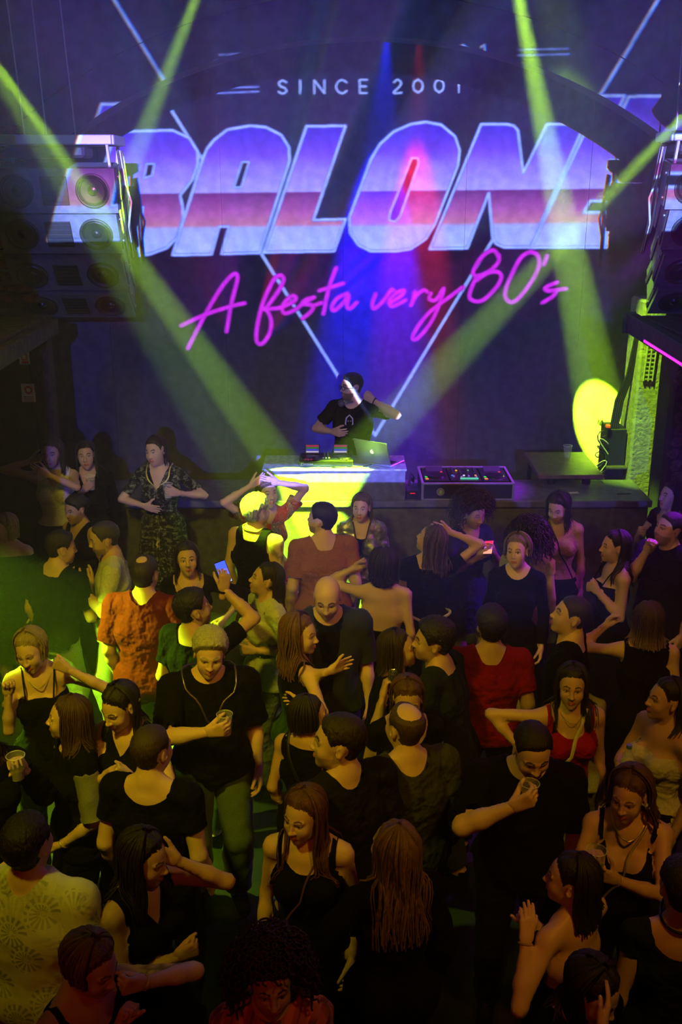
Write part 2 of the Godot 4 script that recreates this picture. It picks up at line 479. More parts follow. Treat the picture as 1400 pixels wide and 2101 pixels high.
func build_galleries():
	var steel := rough_mat("gallerysteel", Color(0.33, 0.31, 0.27), 0.6, 1.5, 0.7, 0.2)
	var wood := rough_mat("gallerywood", Color(0.34, 0.27, 0.2), 0.75, 1.5, 0.5, 0.5)
	# right: steel channel with a strip of magenta light-emitting diodes on its face
	var a := spot(1287, 662, 8.25)
	var b := Vector3(a.x - 0.02, 2.87, -5.2)
	var t := thing("gallery_beam", "grey steel gallery beam below the right speakers with a magenta light strip", "beam")
	var up := Vector3.UP
	var g := Shape.new()
	g.bar(a, b, 0.012, 0.15); g.bar(a + Vector3(0.035, 0.07, 0), b + Vector3(0.035, 0.07, 0), 0.08, 0.012); g.bar(a + Vector3(0.035, -0.07, 0), b + Vector3(0.035, -0.07, 0), 0.08, 0.012)
	part("channel", g, steel, t)
	part("end_plate", boxg(a + Vector3(0.02, 0, -0.01), Vector3(0.1, 0.18, 0.012), 0.002), steel, t)
	var strip := Shape.new()
	strip.bar(a.lerp(b, 0.18) + Vector3(-0.012, -0.045, 0), b + Vector3(-0.012, -0.045, 0), 0.012, 0.03)
	var ch := part("light_strip", strip, mat(Color(0.25, 0.05, 0.25), 0.4), t)
	var n := 56
	var pink := glow(Color(1.0, 0.12, 0.85), 5.0)
	var dm := BoxMesh.new(); dm.size = Vector3(0.008, 0.016, 0.02)
	for k in n:
		var o := MeshInstance3D.new(); o.name = "led"; o.mesh = dm; o.material_override = pink
		o.position = a.lerp(b, 0.19 + 0.8 * (k + 0.5) / n) + Vector3(-0.02, -0.045, 0)
		ch.add_child(o, true)
	var al := AreaLight3D.new(); al.name = "strip_light"; t.add_child(al)
	al.area_size = Vector2(0.05, 2.3); al.light_color = Color(0.95, 0.08, 0.9); al.light_energy = 0.8; al.shadow_enabled = true; al.area_range = 12.0
	var mid := a.lerp(b, 0.55) + Vector3(-0.06, -0.06, 0)
	al.transform = Transform3D(Basis(Vector3.UP, (b - a).normalized(), Vector3.UP.cross((b - a).normalized())).orthonormalized(), mid)
	al.look_at_from_position(mid, mid + Vector3(-1.0, -0.5, 0), (b - a).normalized())
	struct("gallery_floor_right", boxg(Vector3(3.47, 2.96, -4.6), Vector3(2.05, 0.1, 7.2), 0.01), wood)
	struct("gallery_floor_left", boxg(Vector3(-3.5, 2.96, -4.6), Vector3(2.0, 0.1, 7.2), 0.01), wood)
	# left: timber fascia
	var la := spot(108, 668, 8.22)
	var lb := Vector3(la.x + 0.03, 2.87, -5.2)
	var lt := thing("gallery_beam", "worn timber gallery fascia below the left speakers", "beam")
	var lg := Shape.new(); lg.bar(la, lb, 0.1, 0.13, Vector3.UP, 0.012)
	part("fascia_board", lg, wood, lt)
	var lg2 := Shape.new(); lg2.bar(la + Vector3(-0.14, 0.07, 0), lb + Vector3(-0.14, 0.07, 0), 0.24, 0.05, Vector3.UP, 0.012)
	part("top_board", lg2, wood, lt)

# ------------------------------------------------------------------ stage
func build_stage():
	var black := rough_mat("stageblack", Color(0.36, 0.36, 0.37), 0.7, 1.5, 0.7, 0.15, 0.4)
	# stage floor that the DJ stands on and the step in front at the left
	struct("floor_stage", boxg(Vector3(0.1, 0.3, -9.58), Vector3(5.6, 0.6, 1.2), 0.01), black)
	struct("floor_step", boxg(Vector3(-1.75, 0.17, -7.92), Vector3(2.5, 0.34, 0.74), 0.01), black)
	# the long counter: body, top and front panels
	var t := thing("dj_counter", "long black panelled counter along the front of the stage", "counter", Vector3(0, 0, 0))
	part("body", boxg(Vector3(0.21, 0.665, -8.645), Vector3(5.0, 1.33, 0.61), 0.004), black, t)
	part("counter_top", boxg(Vector3(0.21, 1.36, -8.63), Vector3(5.04, 0.06, 0.66), 0.006), rough_mat("countertop", Color(0.40, 0.40, 0.43), 0.5, 1.5, 0.7, 0.1, 0.5), t)
	for k in 6:
		part("front_panel", boxg(Vector3(-1.87 + k * 0.832, 0.66, -8.328), Vector3(0.82, 1.3, 0.02), 0.003), black, t)
	booth()
	flight_case()
	low_table()
	cable_rack()
	# scraps lying on the counter
	solo("paper_scrap", boxg(Vector3.ZERO, Vector3(0.085, 0.003, 0.045), 0.0, Basis(Vector3.UP, 0.2)), mat(Color(0.8, 0.8, 0.6)), "pale paper scrap on the right end of the black counter", "paper", "", spot_h(1178, 1011, 1.392))
	solo("gaffer_tape_strip", boxg(Vector3.ZERO, Vector3(0.13, 0.003, 0.03), 0.0, Basis(Vector3.UP, 0.1)), mat(Color(0.05, 0.05, 0.05)), "black tape strip on the right end of the counter", "tape", "", spot_h(1281, 1013, 1.392))

func booth():
	var w0 := -0.675; var w1 := 0.56
	var t := thing("dj_booth_box", "black wooden box with a scuffed blue-grey top carrying the DJ controller", "box", Vector3(0, 1.39, 0))
	var ply := rough_mat("boothply", Color(0.38, 0.38, 0.38), 0.7, 2.0, 0.7, 0.15, 0.4)
	part("body", boxg(Vector3((w0 + w1) * 0.5, 0.135, -8.52), Vector3(w1 - w0, 0.27, 0.42), 0.004), ply, t)
	part("top_board", boxg(Vector3((w0 + w1) * 0.5, 0.28, -8.53), Vector3(w1 - w0 + 0.02, 0.02, 0.46), 0.004), rough_mat("boothtop", Color(0.62, 0.64, 0.70), 0.45, 2.5, 0.55, 0.1, 0.5), t)
	var ytop := 1.68
	# two-deck controller
	var c := thing("dj_controller", "black two-deck controller with two lit screens on the DJ booth box", "dj controller", Vector3(-0.13, ytop, -8.50))
	var blk := mat(Color(0.05, 0.05, 0.055), 0.4)
	part("chassis", boxg(Vector3(0, 0.03, 0), Vector3(0.47, 0.06, 0.27), 0.008), blk, c)
	for s in [-1.0, 1.0]:
		var deck := Shape.new()
		deck.lathe(Vector3(s * 0.155, 0.06, 0.035), Vector3.UP, [[0.0, 0.012], [0.045, 0.012], [0.06, 0.009], [0.064, 0.0]], 24)
		part("jog_wheel", deck, mat(Color(0.12, 0.12, 0.13), 0.3, 0.5), c)
		var scr := Shape.new()
		var sb := Basis(Vector3.RIGHT, -0.6)
		scr.box(Vector3(s * 0.125, 0.1, -0.1), Vector3(0.13, 0.085, 0.012), 0.003, Basis(Vector3.RIGHT, -0.35))
		var bez := part("screen_housing", scr, blk, c)
		var face := Basis(Vector3.RIGHT, -0.35)
		var o := Vector3(s * 0.125, 0.1, -0.1)
		var cols := [Color(0.75, 0.1, 0.35), Color(0.1, 0.5, 0.2), Color(0.25, 0.25, 0.9), Color(0.8, 0.75, 0.9)]
		for k in 4:
			part("screen_band", boxg(o + face * Vector3(0, 0.027 - k * 0.017, 0.0075), Vector3(0.11, 0.012, 0.002), 0.0, face), glow(cols[k], 0.9), bez)
		for k in 6:
			var pd := part("pad", boxg(Vector3(s * 0.155 + (k % 3 - 1) * 0.026, 0.064, 0.108 + (k / 3) * 0.017), Vector3(0.018, 0.008, 0.012), 0.002), glow(Color(0.9, 0.1, 0.1) if k % 2 else Color(0.6, 0.2, 0.8), 0.35), c)
	for k in 4:
		var kn := Shape.new(); kn.cyl(Vector3((k % 2 - 0.5) * 0.03, 0.06, -0.06 + (k / 2) * 0.04), Vector3((k % 2 - 0.5) * 0.03, 0.085, -0.06 + (k / 2) * 0.04), 0.008, 10)
		part("knob", kn, mat(Color(0.5, 0.5, 0.52), 0.35, 0.5), c)
	for k in 3:
		part("fader", boxg(Vector3((k - 1) * 0.025, 0.066, 0.07), Vector3(0.014, 0.014, 0.009), 0.003), mat(Color(0.7, 0.7, 0.72), 0.4), c)
	var lt := lettering("Pioneer", 0.022, 0.002)
	var lo := part("brand_lettering", lt, mat(Color(0.75, 0.75, 0.72), 0.4), c); lo.position = Vector3(-0.165, 0.03, 0.1355)
	# laptop, half turned, seen from behind the lid
	var lap := thing("laptop", "silver laptop with a lit fruit emblem standing open on the DJ booth box", "laptop", Vector3(0.36, ytop, -8.53), deg_to_rad(146))
	var alu := mat(Color(0.72, 0.72, 0.75), 0.35, 0.75)
	part("base", boxg(Vector3(0, 0.01, 0), Vector3(0.34, 0.018, 0.235), 0.006), alu, lap)
	var keys := Shape.new()
	for r in 5:
		for k in 12:
			keys.box(Vector3(-0.132 + k * 0.024, 0.0205, -0.07 + r * 0.021), Vector3(0.019, 0.004, 0.016), 0.001)
	part("keyboard", keys, mat(Color(0.04, 0.04, 0.045), 0.5), lap)
	part("trackpad", boxg(Vector3(0, 0.0195, 0.075), Vector3(0.11, 0.002, 0.065), 0.0), mat(Color(0.6, 0.6, 0.63), 0.4, 0.6), lap)
	var tilt := Basis(Vector3.RIGHT, deg_to_rad(-22))
	var hinge := Vector3(0, 0.02, -0.115)
	var lid := part("lid", boxg(hinge + tilt * Vector3(0, 0.117, 0), Vector3(0.34, 0.234, 0.008), 0.003, tilt), alu, lap)
	part("screen", boxg(hinge + tilt * Vector3(0, 0.12, 0.0048), Vector3(0.315, 0.2, 0.001), 0.0, tilt), glow(Color(0.5, 0.55, 0.9), 0.25), lid)
	var em := PackedVector2Array()
	for k in 26:
		var a := TAU * k / 26.0
		var r := 0.019 * (1.0 - 0.14 * cos(2.0 * a) * absf(sin(a)) - 0.16 * exp(-pow((a - PI / 2) / 0.35, 2.0)) - 0.10 * exp(-pow((a - PI * 1.5) / 0.3, 2.0)))
		if absf(wrapf(a - 0.15, -PI, PI)) < 0.42: r -= 0.008 * (1.0 - absf(wrapf(a - 0.15, -PI, PI)) / 0.42)
		em.append(Vector2(r * cos(a), r * sin(a)))
	var eg := Shape.new()
	var back := Transform3D(tilt * Basis(Vector3.UP, PI), hinge + tilt * Vector3(0, 0.12, -0.0042))
	eg.extrude(em, 0.0, 0.001, back)
	var leaf := PackedVector2Array([Vector2(0.001, 0.02), Vector2(0.003, 0.027), Vector2(0.009, 0.031), Vector2(0.008, 0.024)])
	eg.extrude(leaf, 0.0, 0.001, back)
	part("emblem", eg, glow(Color(0.95, 0.97, 0.8), 1.4), lid)
	# cables
	var cb := Shape.new()
	cb.tube([Vector3(0.05, 1.684, -8.37), Vector3(0.0, 1.684, -8.33), Vector3(-0.08, 1.684, -8.34), Vector3(-0.03, 1.684, -8.36), Vector3(0.08, 1.684, -8.345), Vector3(0.2, 1.684, -8.38), Vector3(0.27, 1.684, -8.43)], 0.004)
	solo("audio_cable", cb, mat(Color(0.03, 0.03, 0.03), 0.5), "thin black cable lying in front of the controller on the booth box", "cable")

func lettering(text: String, size: float, depth: float) -> Mesh:
	var f := SystemFont.new(); f.font_names = PackedStringArray(["Droid Sans"]); f.font_weight = 700
	var m := TextMesh.new(); m.font = f; m.text = text; m.font_size = 64; m.pixel_size = size / 48.0; m.depth = depth
	return m

func flight_case():
	var z0 := -8.325
	var t := thing("flight_case", "open black flight case with pale metal edges on the counter", "flight case", Vector3(1.11, 1.39, z0))
	var blk := mat(Color(0.07, 0.06, 0.08), 0.5)
	var alu := mat(Color(0.75, 0.72, 0.76), 0.35, 0.8)
	part("front_board", boxg(Vector3(0, 0.075, 0.0), Vector3(0.8, 0.15, 0.012), 0.002), blk, t)
	part("rear_board", boxg(Vector3(0, 0.075, -0.52), Vector3(0.8, 0.15, 0.012), 0.002), blk, t)
	for s in [-1.0, 1.0]:
		part("side_board", boxg(Vector3(s * 0.394, 0.075, -0.26), Vector3(0.012, 0.15, 0.52), 0.002), blk, t)
		part("edge_profile", boxg(Vector3(s * 0.397, 0.152, -0.26), Vector3(0.022, 0.016, 0.54), 0.003), alu, t)
		part("corner_profile", boxg(Vector3(s * 0.397, 0.075, 0.004), Vector3(0.022, 0.15, 0.018), 0.003), alu, t)
	part("edge_profile", boxg(Vector3(0, 0.152, 0.003), Vector3(0.81, 0.016, 0.022), 0.003), alu, t)
	part("edge_profile", boxg(Vector3(0, 0.152, -0.523), Vector3(0.81, 0.016, 0.022), 0.003), alu, t)
	part("edge_profile", boxg(Vector3(0, 0.008, 0.003), Vector3(0.81, 0.016, 0.022), 0.003), alu, t)
	part("floor_board", boxg(Vector3(0, 0.03, -0.26), Vector3(0.78, 0.012, 0.51), 0.001), blk, t)
	var dish := Shape.new(); dish.lathe(Vector3(-0.24, 0.078, 0.006), Vector3.BACK, [[0.035, 0.0], [0.035, 0.004], [0.03, 0.004], [0.028, 0.001], [0.0, 0.001]], 20)
	part("latch_dish", dish, alu, t)
	part("latch_tag", boxg(Vector3(-0.24, 0.076, 0.012), Vector3(0.022, 0.03, 0.004), 0.002), mat(Color(0.5, 0.75, 0.3), 0.5), t)
	# the players and the mixer inside
	var r := RandomNumberGenerator.new(); r.seed = 5
	for k in 3:
		var is_mix := k == 1
		var x: float = [-0.264, -0.006, 0.26][k]
		var c := thing("dj_mixer" if is_mix else "record_player_deck", "black mixer with glowing meter in the middle of the flight case" if is_mix else ("black media player deck at the left of the flight case" if k == 0 else "black media player deck at the right of the flight case"), "mixer" if is_mix else "media player", Vector3(1.11 + x, 1.4285, z0 - 0.27), 0.0, "" if is_mix else "media players in the flight case")
		part("chassis", boxg(Vector3(0, 0.06, 0), Vector3(0.22 if not is_mix else 0.27, 0.12, 0.4), 0.006), mat(Color(0.06, 0.055, 0.065), 0.35), c)
		if not is_mix:
			var jog := Shape.new(); jog.lathe(Vector3(0, 0.12, 0.06), Vector3.UP, [[0.0, 0.018], [0.05, 0.018], [0.08, 0.014], [0.088, 0.004], [0.09, 0.0]], 28)
			part("jog_wheel", jog, mat(Color(0.16, 0.15, 0.17), 0.25, 0.7), c)
			part("screen", boxg(Vector3(0, 0.13, -0.13), Vector3(0.15, 0.012, 0.08), 0.002, Basis(Vector3.RIGHT, 0.3)), glow(Color(0.35, 0.2, 0.6), 0.25), c)
			for b in 2:
				part("cue_button", boxg(Vector3(-0.085, 0.122, 0.09 + b * 0.06), Vector3(0.03, 0.008, 0.03), 0.004), glow(Color(1.0, 0.55, 0.1) if b else Color(0.2, 0.9, 0.2), 0.9), c)
			part("button_lamp", boxg(Vector3(0.06, 0.125, -0.06), Vector3(0.02, 0.006, 0.012), 0.001), glow(Color(1.0, 0.2, 0.3), 1.0), c)
		else:
			for a in 4:
				for b in 4:
					var kn := Shape.new(); kn.cyl(Vector3(-0.1 + a * 0.066, 0.12, -0.15 + b * 0.05), Vector3(-0.1 + a * 0.066, 0.142, -0.15 + b * 0.05), 0.009, 10)
					part("knob", kn, mat(Color(0.3, 0.28, 0.32), 0.35, 0.4), c)
			for a in 4:
				part("fader", boxg(Vector3(-0.1 + a * 0.066, 0.127, 0.09 + 0.02 * (a % 2)), Vector3(0.016, 0.016, 0.011), 0.002), mat(Color(0.75, 0.73, 0.78), 0.4), c)
			part("meter", boxg(Vector3(0.03, 0.128, 0.16), Vector3(0.16, 0.01, 0.022), 0.001), glow(Color(0.35, 0.85, 0.7), 0.9), c)
			for a in 5:
				var cc := [Color(0.1, 0.5, 1.0), Color(1.0, 0.7, 0.1), Color(0.9, 0.9, 1.0), Color(0.1, 0.9, 0.3), Color(1.0, 0.6, 0.1)]
				part("button_lamp", boxg(Vector3(-0.11 + a * 0.052, 0.126, 0.055 - 0.16 * (a % 2)), Vector3(0.018, 0.008, 0.012), 0.001), glow(cc[a], 1.0), c)
	# small black power box with a red lamp at the left of the case
	var pb := thing("power_box", "small black power box with a red lamp left of the flight case", "power supply", Vector3(0.63, 1.39, -8.42))
	part("case", boxg(Vector3(0, 0.04, 0), Vector3(0.11, 0.08, 0.14), 0.006), mat(Color(0.05, 0.04, 0.06), 0.45), pb)
	part("red_lamp", boxg(Vector3(0.0, 0.055, 0.0715), Vector3(0.045, 0.008, 0.003), 0.0), glow(Color(1.0, 0.1, 0.15), 0.8), pb)
	var cg := Shape.new()
	for k in 4:
		var o := Vector3(0.575 + k * 0.012, 1.4, -8.5 - 0.02 * k)
		cg.tube([o, o + Vector3(0.02, 0.06 + 0.03 * k, -0.06), o + Vector3(0.05, 0.1, -0.12), o + Vector3(0.06, 0.07, -0.2), Vector3(0.67, 1.41, -8.8)], 0.006)
	solo("patch_cables", cg, mat(Color(0.08, 0.05, 0.09), 0.4), "tangle of black patch cables between the booth box and flight case", "cables")

func low_table():
	var t := thing("low_table", "low brown-topped table standing at the right end of the stage counter", "table", Vector3(2.11, 0, -9.16))
	var top := rough_mat("tabletop", Color(0.46, 0.38, 0.28), 0.45, 1.5, 0.75, 0.1, 0.5)
	part("table_top", boxg(Vector3(0, 1.475, 0), Vector3(0.6, 0.04, 0.82), 0.006), top, t)
	for s in [[-1, 1], [1, 1]]:
		var g := Shape.new(); g.cyl(Vector3(s[0] * 0.16, 1.39, 0.32), Vector3(s[0] * 0.16, 1.455, 0.32), 0.04, 14)
		part("leg", g, mat(Color(0.06, 0.06, 0.06), 0.5), t)
	for s in [-1.0, 1.0]:
		var g := Shape.new(); g.cyl(Vector3(s * 0.24, 0.6, -0.34), Vector3(s * 0.24, 1.455, -0.34), 0.025, 12)
		part("leg", g, mat(Color(0.06, 0.06, 0.06), 0.5), t)
	var cup := thing("empty_plastic_cup", "clear empty plastic cup standing on the low table", "cup", Vector3(2.2, 1.495, -9.36))
	cup_parts(cup, 0.0, Color.WHITE)

func cable_rack():
	var blk := mat(Color(0.06, 0.06, 0.06), 0.5)
	var t := thing("cable_cabinet", "tall narrow black cabinet with hanging cables against the concrete pillar", "cabinet", Vector3(2.6, 0.6, -9.25))
	part("case", boxg(Vector3(0, 0.62, 0), Vector3(0.17, 1.24, 0.3), 0.006), blk, t)
	part("shelf_arm", boxg(Vector3(0.0, 0.88, 0.18), Vector3(0.2, 0.02, 0.08), 0.002), mat(Color(0.3, 0.28, 0.2), 0.5, 0.4), t)
	for k in 5:
		part("front_slot", boxg(Vector3(-0.087, 0.66 - k * 0.05, 0.08), Vector3(0.006, 0.03, 0.1), 0.001), mat(Color(0.35, 0.33, 0.3), 0.5, 0.3), t)
	var r := RandomNumberGenerator.new(); r.seed = 21
	for k in 7:
		var g := Shape.new()
		var p := Vector3(-0.1 - r.randf() * 0.05, 1.22 - k * 0.07, 0.12 + r.randf() * 0.06)
		var path := []
		for j in 10:
			path.append(p + Vector3(sin(j * 0.75 + k) * 0.045, -cos(j * 0.7) * 0.05 - j * 0.01, 0.01 * j * 0.3))
		g.tube(path, 0.006, 6)
		part("cable", g, mat([Color(0.05, 0.05, 0.05), Color(0.6, 0.6, 0.5), Color(0.12, 0.12, 0.1)][k % 3], 0.45), t)
	for k in 3:
		var g := Shape.new()
		g.tube([Vector3(-0.11 - k * 0.03, 0.85, 0.14), Vector3(-0.17 - k * 0.025, 0.6, 0.16), Vector3(-0.16 - k * 0.03, 0.3, 0.16), Vector3(-0.15 - k * 0.02, 0.02, 0.16)], 0.008, 6)
		part("hanging_cable", g, blk, t)
	part("orange_plug", boxg(Vector3(-0.1, 1.27, 0.16), Vector3(0.045, 0.04, 0.05), 0.01), mat(Color(0.85, 0.28, 0.08), 0.5), t)
	var bun := Shape.new()
	for k in 4:
		bun.tube([Vector3(-0.07 + k * 0.02, 1.2, 0.13), Vector3(-0.03 + k * 0.02, 1.5, 0.1), Vector3(0.05 + k * 0.015, 1.75, 0.12), Vector3(0.08 + k * 0.012, 2.2, 0.2)], 0.014, 7)
	part("cable_bundle", bun, blk, t)
	# perforated cable tray above
	var tr := thing("cable_tray", "perforated pale cable tray rising beside the right pillar", "cable tray", Vector3(2.79, 2.32, -8.965))
	var g := Shape.new()
	for s in [-1.0, 0.0, 1.0]: g.bar(Vector3(s * 0.04, 0, 0), Vector3(s * 0.04 + 0.02, 0.62, 0), 0.012, 0.02, Vector3.BACK)
	part("rails", g, mat(Color(0.6, 0.6, 0.55), 0.5, 0.4), tr)
	var rg := Shape.new()
	for k in 16: rg.box(Vector3(0.02 * k / 16.0, 0.02 + k * 0.038, 0.004), Vector3(0.085, 0.014, 0.006), 0.001)
	part("rungs", rg, mat(Color(0.6, 0.6, 0.55), 0.5, 0.4), tr)
	# black hook on the stage wall
	var hk := Shape.new(); hk.bar(Vector3(-0.02, 0.03, 0), Vector3(0.015, -0.02, 0.02), 0.014, 0.014); hk.bar(Vector3(0.02, 0.035, 0.01), Vector3(-0.015, 0.0, 0.02), 0.012, 0.012); hk.bar(Vector3(-0.02, 0.03, 0), Vector3(-0.02, -0.03, -0.01), 0.012, 0.012)
	solo("wall_hook", hk, mat(Color(0.05, 0.05, 0.05), 0.5), "small black hook on the wall inside the yellow light oval", "hook", "", spot(1232, 866, 10.19))

# ------------------------------------------------------------------ speakers
func build_speakers():
	for side in 2:
		var rows := [[112, 392, 7.8, 12.0], [122, 481, 7.93, 25.0], [139, 565, 8.16, 37.0], [157, 628, 8.42, 48.0]]
		var s := -1.0 if side == 0 else 1.0
		var word := "left" if side == 0 else "right"
		var first := Vector3.ZERO
		for k in 4:
			var r = rows[k]
			var u: float = r[0] if side == 0 else 1610.0 - r[0]
			var c := spot(u, r[1] - (0.0 if side == 0 else 8.0), r[2])
			var names := ["topmost", "second from top", "third from top", "lowest"]
			speaker_box(c, deg_to_rad(r[3]), "%s box of the hanging %s line array, two woofers beside a horn" % [names[k], word], "%s line array" % word, -s)
			if k == 0: first = c
		rigging(first, word, -s)

func speaker_box(c: Vector3, pitch: float, label: String, group: String, inner: float):
	var t := thing("line_array_speaker", label, "loudspeaker", c, 0.0, group)
	t.rotation = Vector3(pitch, 0, 0)
	var grey := rough_mat("speakergrey", Color(0.33, 0.34, 0.37), 0.6, 2.0, 0.8, 0.1, 0.4)
	var blk := mat(Color(0.03, 0.03, 0.032), 0.6)
	var w := 0.92; var h := 0.325
	var g := Shape.new()
	# wedge cabinet: lower at the back
	var f := [Vector3(-w / 2, -h / 2, 0), Vector3(w / 2, -h / 2, 0), Vector3(w / 2, h / 2, 0), Vector3(-w / 2, h / 2, 0)]
	var b := [Vector3(-w * 0.46, -h * 0.38, -0.42), Vector3(w * 0.46, -h * 0.38, -0.42), Vector3(w * 0.46, h * 0.38, -0.42), Vector3(-w * 0.46, h * 0.38, -0.42)]
	for k in 4:
		var k2 := (k + 1) % 4
		g.quad(f[k], f[k2], b[k2], b[k], (f[k] + f[k2]) * 0.5)
	g.quad(b[0], b[1], b[2], b[3], Vector3.FORWARD)
	# baffle with a raised lip
	g.quad(f[0] + Vector3(0.012, 0.012, -0.004), f[1] + Vector3(-0.012, 0.012, -0.004), f[2] + Vector3(-0.012, -0.012, -0.004), f[3] + Vector3(0.012, -0.012, -0.004), Vector3.BACK)
	for k in 4:
		var k2 := (k + 1) % 4
		var i0: Vector3 = f[k] - Vector3(signf(f[k].x) * 0.012, signf(f[k].y) * 0.012, 0)
		var i1: Vector3 = f[k2] - Vector3(signf(f[k2].x) * 0.012, signf(f[k2].y) * 0.012, 0)
		g.quad(f[k], f[k2], i1, i0, Vector3.BACK)
		g.quad(i0, i1, i1 - Vector3(0, 0, 0.004), i0 - Vector3(0, 0, 0.004), -(i0 + i1))
	part("cabinet", g, grey, t)
	for s in [-1.0, 1.0]:
		var wf := Shape.new()
		var o := Vector3(s * 0.284, 0, 0)
		wf.lathe(o, Vector3.BACK, [[0.128, -0.004], [0.128, 0.008], [0.118, 0.012], [0.112, 0.010], [0.104, 0.002]], 28)
		var wo := part("woofer_frame", wf, blk, t)
		var cn := Shape.new(); cn.lathe(o, Vector3.BACK, [[0.104, 0.002], [0.098, 0.008], [0.09, 0.002], [0.04, -0.0033]], 28)
		part("cone", cn, mat(Color(0.045, 0.045, 0.05), 0.42), wo)
		var dc := Shape.new(); dc.lathe(o, Vector3.BACK, [[0.04, -0.0033], [0.03, 0.01], [0.016, 0.016], [0.0, 0.018]], 20)
		part("dust_cap", dc, mat(Color(0.07, 0.07, 0.075), 0.25), wo)
	var hn := part("horn", boxg(Vector3(0, 0, 0.0), Vector3(0.2, 0.21, 0.012), 0.003), blk, t)
	var sl := Shape.new()
	for k in 5: sl.box(Vector3(0, -0.08 + k * 0.04, 0.0075), Vector3(0.185, 0.006, 0.006), 0.001)
	part("grille_bars", sl, mat(Color(0.09, 0.09, 0.095), 0.5), hn)
	for s in [-1.0, 1.0]:
		var plate := mat(Color(0.16, 0.16, 0.17), 0.5, 0.4)
		part("rigging_plate", boxg(Vector3(s * (w * 0.475), 0, -0.3), Vector3(0.022, h * 0.8, 0.05), 0.004), plate, t)
		var pp := part("rigging_plate", boxg(Vector3(s * (w / 2 - 0.006), 0, -0.07), Vector3(0.022, h * 0.92, 0.05), 0.004), plate, t)
		for k in 2:
			var bo := Shape.new(); bo.cyl(Vector3(s * (w / 2 + 0.004), 0.09 - 0.18 * k, -0.07), Vector3(s * (w / 2 + 0.016), 0.09 - 0.18 * k, -0.07), 0.011, 8)
			part("pin", bo, mat(Color(0.5, 0.5, 0.5), 0.35, 0.8), pp)

func rigging(c: Vector3, word: String, inner: float):
	var t := thing("rigging_frame", "steel rigging frame with wire ropes holding the %s line array" % word, "rigging frame", c + Vector3(0, 0.34, 0), 0.0, "rigging frames of the line arrays")
	var steel := mat(Color(0.5, 0.51, 0.5), 0.5, 0.35)
	part("front_bar", boxg(Vector3(0.0, 0.02, -0.02), Vector3(0.9, 0.07, 0.05), 0.006), steel, t)
	part("rear_bar", boxg(Vector3(0.0, 0.02, -0.42), Vector3(0.9, 0.07, 0.05), 0.006), steel, t)
	for s in [-1.0, 1.0]:
		part("side_bar", boxg(Vector3(s * 0.44, 0.02, -0.22), Vector3(0.05, 0.07, 0.4), 0.006), steel, t)
		var dr := Shape.new(); dr.bar(Vector3(s * 0.41, -0.01, -0.02), Vector3(s * 0.415, -0.17, -0.05), 0.02, 0.03, Vector3.BACK)
		part("hanger", dr, steel, t)
		var db := Shape.new(); db.bar(Vector3(s * 0.41, -0.01, -0.4), Vector3(s * 0.4, -0.19, -0.36), 0.02, 0.03, Vector3.BACK)
		part("hanger", db, steel, t)
	part("cable_pack", boxg(Vector3(-0.08, -0.06, -0.24), Vector3(0.6, 0.09, 0.3), 0.02), mat(Color(0.05, 0.05, 0.055), 0.7), t)
	for k in 4:
		var g := Shape.new()
		var x := -0.42 + k * 0.19
		g.tube([Vector3(x, 0.04, -0.06 - 0.1 * (k % 2)), Vector3(x - 0.06, 1.9, -0.1), Vector3(x - 0.12, 2.95, -0.12)], 0.006, 6)
		part("wire_rope", g, mat(Color(0.45, 0.45, 0.42), 0.4, 0.6), t)
	# cables down the inner side of the boxes
	for k in 3:
		var g := Shape.new()
		var x := inner * (0.455 + 0.006 * k)
		g.tube([Vector3(x, -0.05, -0.16 - 0.05 * k), Vector3(x + inner * 0.02, -0.3, -0.2 - 0.04 * k), Vector3(x + inner * (0.05 if k == 1 else 0.01), -0.42, -0.24 - 0.04 * k), Vector3(x, -0.62, -0.33 - 0.03 * k), Vector3(x - inner * 0.01, -0.85, -0.52)], 0.009, 6)
		part("signal_cable", g, mat(Color(0.1, 0.1, 0.1) if k != 1 else Color(0.5, 0.5, 0.45), 0.5), t)

# ------------------------------------------------------------------ haze
# ------------------------------------------------------------------ haze over the stage and the dance floor
func build_haze():
	var fv := FogVolume.new(); fv.name = "stage_haze"; fv.size = Vector3(8.9, 7.55, 7.85); fv.position = Vector3(0, 3.675, -6.225)
	var fm := FogMaterial.new(); fm.density = 0.0072; fm.albedo = Color(0.95, 0.95, 0.95); fv.material = fm
	add_child(fv)
	meta(fv, "thin smoke hanging over the stage and the dance floor", "haze", "", "stuff")

# clear tumbler standing on the origin of its thing, filled to 'level' (0..1)
func cup_parts(t: Node3D, level: float, liquid: Color, h := 0.12, r0 := 0.03, r1 := 0.042):
	var g := Shape.new()
	g.lathe(Vector3.ZERO, Vector3.UP, [[0.0, 0.002], [r0, 0.002], [r1, h], [r1 + 0.002, h + 0.001], [r1 + 0.002, h - 0.003], [r1 + 0.0005, h - 0.004]], 24)
	part("cup_wall", g, clear(0.16), t)
	var rim := Shape.new()
	rim.lathe(Vector3(0, h, 0), Vector3.UP, [[r1, -0.001], [r1 + 0.0025, 0.0005], [r1 + 0.001, 0.002], [r1 - 0.0005, 0.001]], 24)
	part("rim", rim, mat(Color(0.75, 0.77, 0.75), 0.3), t)
	if level > 0.0:
		var l := Shape.new()
		var r := lerpf(r0, r1, level) - 0.0015
		l.lathe(Vector3.ZERO, Vector3.UP, [[0.0, 0.004], [r0 - 0.002, 0.004], [r, h * level], [0.0, h * level]], 20)
		part("drink", l, mat(liquid, 0.15), t)

# ------------------------------------------------------------------ projector: three guns (red, green, blue), each a small lamp behind a film slide of the picture
const SLIDE_W := 1800
const SLIDE_H := 1240
var pic: Image
var rect_a := Vector2.ZERO
var rect_b := Vector2.ZERO

